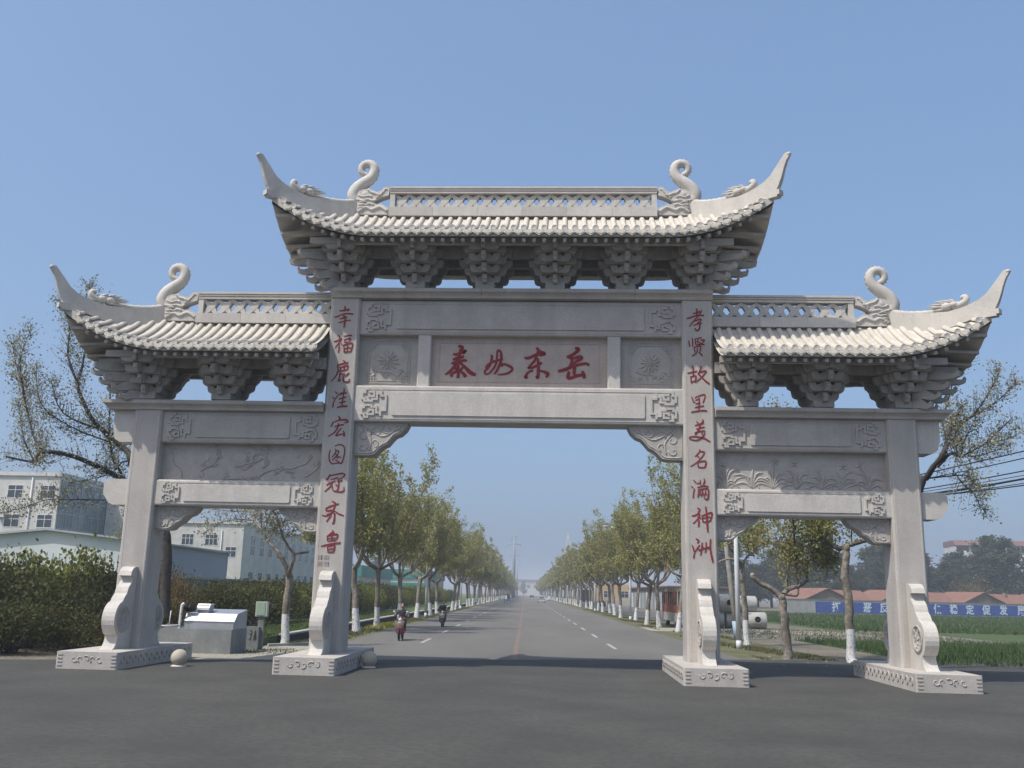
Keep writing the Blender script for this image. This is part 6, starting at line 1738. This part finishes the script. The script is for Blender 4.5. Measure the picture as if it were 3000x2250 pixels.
# parked covered lorry and parked motorbikes at the right kerb
b = empty('parked_lorry', P(12.0, 160.5), TH, 'dark covered lorry parked under the right trees beside the motorbikes', 'lorry')
mb = MB(); mb.box(-1.2, 1.2, 0, 5.6, .75, 3.05); mb.build('cargo_box', mat('dark_tarpaulin', (.07, .065, .07), (.11, .10, .105), 1, .9), b)
mb = MB(); mb.prism([(5.7, .5), (7.4, .5), (7.4, 1.4), (7.1, 2.3), (5.7, 2.4)], -1.05, 1.05, 'x'); mb.build('cab', M['dark_car'], b)
mb = MB(); mb.box(-1.1, 1.1, -.05, 0, .55, .75); mb.build('bumper', M['metal_dull'], b)
for x in (-.95, .95):
    for y in (1.1, 6.4): wheel(b, x, y, .45, .28)
def rider_bike(root_name, rx, ry, label, col, basket, face, k=1.0, cat='moped'):
    """moped coming towards the camera: front wheel at -y"""
    b = empty(root_name, P(rx, ry), TH+face, label, cat); b.scale = (k, k, k)
    for y in (-.58, .58):
        mb = MB(); mb.lathe([(.21, -.035), (.255, -.02), (.255, .02), (.21, .035)], (0, y, .255), 18, 'x'); w = mb.build('wheel', M['black'], b)
        mb = MB()
        for j in range(8):
            a = j*PI/4; mb.tube([(0, y, .255), (0, y+.21*math.cos(a), .255+.21*math.sin(a))], .008, 3)
        mb.lathe([(.05, -.05), (.05, .05)], (0, y, .255), 8, 'x'); mb.build('rim', M['metal_dull'], w)
    mb = MB(); mb.tube([(-.06, -.58, .25), (-.06, -.50, .62), (0, -.42, .80)], .018, 5); mb.tube([(.06, -.58, .25), (.06, -.50, .62), (0, -.42, .80)], .018, 5); mb.tube([(0, -.42, .8), (0, -.36, .98)], .02, 5); mb.build('fork', M['metal_dull'], b)
    mb = MB(); mb.tube(catmull([(-.33, -.22, 1.0), (-.2, -.33, 1.02), (0, -.36, .97), (.2, -.33, 1.02), (.33, -.22, 1.0)], 4), .016, 6); mb.build('handlebar', M['black'], b)
    mb = MB(); mb.prism([(-.20, .34), (.20, .34), (.17, .6), (.09, .88), (.06, .98), (-.06, .98), (-.09, .88), (-.17, .6)], -.36, -.31, 'y'); mb.build('leg_shield', col, b)
    mb = MB(); mb.box(-.13, .13, -.34, .2, .26, .31); mb.prism([(.18, .28), (.62, .34), (.72, .62), (.25, .66), (.15, .4)], -.13, .13, 'x'); mb.build('body', col, b)
    mb = MB(); mb.prism([(.06, .66), (.66, .64), (.70, .74), (.36, .77), (.08, .74)], -.13, .13, 'x'); mb.build('seat', M['black'], b)
    mb = MB(); mb.ball((0, -.42, .88), (.08, .06, .07), 8, 6); mb.build('headlight', M['white_metal'], b)
    for sx in (-1, 1):
        mb = MB(); mb.tube([(sx*.2, -.33, 1.02), (sx*.26, -.33, 1.18)], .008, 4); mb.ball((sx*.28, -.33, 1.21), (.055, .015, .035), 8, 5); mb.build('mirror', M['white_metal'], b)
    if basket:
        mb = MB()
        for z in (.58, .66, .74, .82):
            w_ = .14+.04*(z-.58)/.24
            mb.tube([(-w_, -.72, z), (w_, -.72, z), (w_, -.48, z), (-w_, -.48, z), (-w_, -.72, z)], .008, 3)
        for j in range(7):
            x = -.14+.28*j/6; mb.tube([(x, -.70, .58), (x*1.28, -.72, .82)], .006, 3)
        mb.box(-.13, .13, -.69, -.50, .57, .58); mb.build('basket', mat('beige_basket_%s' % ('a' if k == 1 else 'b'), (.42, .38, .31), rough=.7), b)
        mb = MB(); mb.ball((0, -.6, .70), (.11, .09, .10), 8, 6); mb.build('bag', mat('grey_bag_%s' % ('a' if k == 1 else 'b'), (.25, .24, .22), (.33, .31, .28), 8, .9), b)
    return b
def skin(verts, edges, radii, name, m, parent, sub=1, root=0):
    me = bpy.data.meshes.new(name); me.from_pydata(verts, edges, []); me.update()
    o = bpy.data.objects.new(name, me); COL.objects.link(o)
    md = o.modifiers.new('skin', 'SKIN')
    for i, r in enumerate(radii): me.skin_vertices[0].data[i].radius = (r, r) if not hasattr(r, '__len__') else r
    me.skin_vertices[0].data[root].use_root = True
    md.use_smooth_shade = True
    ms = o.modifiers.new('sub', 'SUBSURF'); ms.levels = sub; ms.render_levels = sub
    dg = bpy.context.evaluated_depsgraph_get(); dg.update()
    m2 = bpy.data.meshes.new_from_object(o.evaluated_get(dg)); m2.name = name
    m2.materials.clear(); m2.materials.append(m)
    for p_ in m2.polygons: p_.use_smooth = True
    bpy.data.objects.remove(o)
    return put(name, m2, parent)
M['skin'] = mat('skin', (.36, .21, .15), rough=.6)
M['hair'] = mat('black_hair', (.012, .011, .011), rough=.6)
def seated_rider(rx, ry, label, jacket, trousers, shoe, collar=None):
    b = empty('person', P(rx, ry), TH, label, 'person')
    # one continuous body: pelvis, spine, neck, arms, legs
    V = [(0, .34, .80), (0, .33, .98), (0, .30, 1.16), (0, .27, 1.27), (0, .245, 1.34)]; E_ = [(0, 1), (1, 2), (2, 3), (3, 4)]; R_ = [.125, .12, .13, .075, .05]
    for s in (-1, 1):
        i = len(V); V += [(s*.16, .28, 1.235), (s*.27, .20, 1.06), (s*.30, -.02, .99), (s*.315, -.17, 1.015), (s*.315, -.24, 1.02)]; E_ += [(2, i), (i, i+1), (i+1, i+2), (i+2, i+3), (i+3, i+4)]; R_ += [.065, .05, .04, .03, .026]
        i = len(V); V += [(s*.09, .26, .78), (s*.15, -.10, .70), (s*.14, -.08, .42), (s*.13, -.08, .36), (s*.13, -.20, .335)]; E_ += [(0, i), (i, i+1), (i+1, i+2), (i+2, i+3), (i+3, i+4)]; R_ += [.095, .07, .05, .04, .032]
    body = skin(V, E_, R_, 'body', M['skin'], b)
    # head, its face and hair
    mb = MB(); mb.ball((0, .225, 1.455), (.078, .092, .108), 14, 10); mb.ball((0, .175, 1.415), (.05, .05, .05), 8, 6)
    mb.prism([(.125, 1.43), (.14, 1.478), (.16, 1.43)], -.014, .014, 'x')
    for s in (-1, 1): mb.ball((s*.078, .235, 1.45), (.014, .02, .028), 6, 5)
    mb.build('head', M['skin'], b)
    mb = MB()
    for s in (-1, 1): mb.ball((s*.03, .145, 1.468), (.013, .008, .007), 6, 4)
    mb.ball((0, .132, 1.405), (.022, .008, .006), 6, 4); mb.build('face_features', M['hair'], b)
    mb = MB(); mb.ball((0, .25, 1.49), (.09, .10, .085), 12, 8)
    for k in range(26):
        a = k*.24; mb.ball((.075*math.cos(a), .25+.085*math.sin(a)*(1 if math.sin(a) > 0 else .75), 1.485+.02*math.sin(k*2.3)), (.022, .022, .045), 5, 4)
    mb.build('hair', M['hair'], b)
    # jacket
    V = [(0, .345, .84), (0, .335, .98), (0, .30, 1.16), (0, .28, 1.27)]; E_ = [(0, 1), (1, 2), (2, 3)]; R_ = [(.165, .14), (.165, .135), (.175, .135), .095]
    for s in (-1, 1):
        i = len(V); V += [(s*.175, .285, 1.225), (s*.28, .20, 1.06), (s*.305, -.01, .99), (s*.31, -.12, 1.005)]; E_ += [(2, i), (i, i+1), (i+1, i+2), (i+2, i+3)]; R_ += [.085, .07, .058, .048]
    skin(V, E_, R_, 'jacket', jacket, b)
    if collar: mb = MB(); mb.lathe([(.075, 0), (.07, .05), (.05, .05)], (0, .265, 1.285), 10); mb.build('collar', collar, b)
    # trousers
    V = [(0, .34, .80)]; E_ = []; R_ = [(.16, .13)]
    for s in (-1, 1):
        i = len(V); V += [(s*.10, .24, .785), (s*.155, -.10, .705), (s*.145, -.085, .45), (s*.135, -.085, .37)]; E_ += [(0, i), (i, i+1), (i+1, i+2), (i+2, i+3)]; R_ += [.11, .085, .066, .062]
    skin(V, E_, R_, 'trousers', trousers, b)
    for s in (-1, 1):
        mb = MB(); mb.ball((s*.13, -.15, .335), (.045, .12, .04), 8, 6); mb.build('shoe', shoe, b)
        # five-fingered hands closed on the grips
        mb = MB(); mb.ball((s*.315, -.215, 1.025), (.04, .035, .022), 8, 5)
        for j in range(4):
            x = s*(.285+.02*j); mb.tube([(x, -.225, 1.035), (x, -.262, 1.03), (x, -.268, 1.005), (x, -.245, .99)], [.010, .0095, .009, .007], 5)
        mb.tube([(s*.28, -.205, 1.02), (s*.27, -.235, 1.0), (s*.285, -.255, .99)], [.012, .010, .008], 5); mb.build('hand', M['skin'], b)
    return b
dark = mat('dark_jacket', (.035, .037, .042), (.06, .06, .065), 8, .8)
grey = mat('black_trousers', (.014, .014, .018), rough=.8)
navy = mat('navy_top', (.020, .018, .035), (.035, .03, .05), 8, .8)
pink = paint('dark_pink_plastic', (.26, .03, .07), .4)
rider_bike('moped', -5.02, 16.3, 'dark red moped with a beige wire basket ridden towards us on the left lane', pink, True, 0)
seated_rider(-5.02, 16.3, 'person in a dark grey jacket riding the nearer moped towards us', dark, grey, M['black'], mat('grey_collar', (.2, .2, .2)))
rider_bike('moped', -4.62, 32.7, 'dark blue moped with a basket, the farther one on the left lane', paint('dark_blue_plastic', (.03, .035, .07)), True, 0, 1.001)
seated_rider(-4.62, 32.7, 'person in a navy top riding the farther moped towards us', navy, grey, M['black'])
for i, (x, y) in enumerate(((14.2, 158), (14.9, 159.2), (15.6, 158.4), (13.6, 170))):
    rider_bike('motorbike', x, y, 'parked dark motorbike beside the covered lorry under the right trees', M['dark_car'], False, .4+i*.3, 1.15, 'motorbike')['group'] = 'parked motorbikes'
# old orange-red bus parked nose to us on the side lane
b = empty('bus', P(11.9, 40.9), TH, 'old rusty orange and grey bus parked behind the right inner pillar', 'bus')
rust = mat('rusty_orange_paint', (.30, .10, .045), (.20, .05, .035), 1.2, .6, c3=(.12, .05, .03), s3=6, m3=.6)
grime = mat('grey_bus_skirt', (.30, .28, .25), (.38, .35, .32), 2, .7)
mb = MB(); mb.box(-1.15, 1.15, 0, 7.6, .42, 1.02, ch=.10); mb.build('skirt', grime, b)
mb = MB(); mb.box(-1.16, 1.16, -.01, 7.61, 1.02, 1.55, ch=.11); mb.build('body', rust, b)
mb = MB(); mb.box(-1.10, 1.10, .05, 7.55, 1.55, 2.45, ch=.14); mb.build('window_band', mat('dusty_bus_glass', (.07, .08, .085), (.11, .12, .12), 1, .25), b)
mb = MB(); mb.box(-1.15, 1.15, 0, 7.6, 2.45, 2.66, ch=.16); mb.box(-.9, .9, .2, 7.4, 2.66, 2.72); mb.build('roof', mat('olive_grey_roof', (.15, .15, .11), (.2, .19, .15), 1, .8), b)
for y in (.12, 1.2, 2.3, 3.4, 4.5, 5.6, 6.7, 7.5):
    for s in (-1, 1):
        mb = MB(); mb.box(s*1.105, s*1.165, y-.05, y+.05, 1.5, 2.5); mb.build('window_post', rust if y > .2 else grime, b)
mb = MB(); mb.box(-.03, .03, -.02, .06, 1.55, 2.45); mb.build('window_post', grime, b)
mb = MB(); mb.prism([(-1.0, 1.40), (1.0, 1.40), (.55, .75), (-.55, .75)], -.04, .0, 'y'); mb.build('front_panel', rust, b)
mb = MB(); mb.box(-1.15, 1.15, -.10, .02, .40, .62); mb.build('bumper', grime, b)
for s in (-1, 1):
    mb = MB(); mb.box(s*.98, s*.66, -.05, -.005, .8, .98); mb.build('headlight', M['white_metal'], b)
    for y in (1.5, 5.9): wheel(b, s*1.0, y, .44, .26)
# ------------------------------------------------------------------ the air
hz = bpy.data.materials.new('thin_haze'); hz.use_nodes = True
_n, _l = hz.node_tree.nodes, hz.node_tree.links
_n.clear()
pv = _n.new('ShaderNodeVolumePrincipled'); pv.inputs['Density'].default_value = 0.0009
pv.inputs['Color'].default_value = (0.86, 0.91, 0.97, 1); pv.inputs['Anisotropy'].default_value = 0.1
ov = _n.new('ShaderNodeOutputMaterial'); _l.new(pv.outputs[0], ov.inputs['Volume'])
mb = MB(); mb.box(-1500, 1500, -120, 2600, -1.0, 42)
mb.build('haze', hz, kind='stuff')
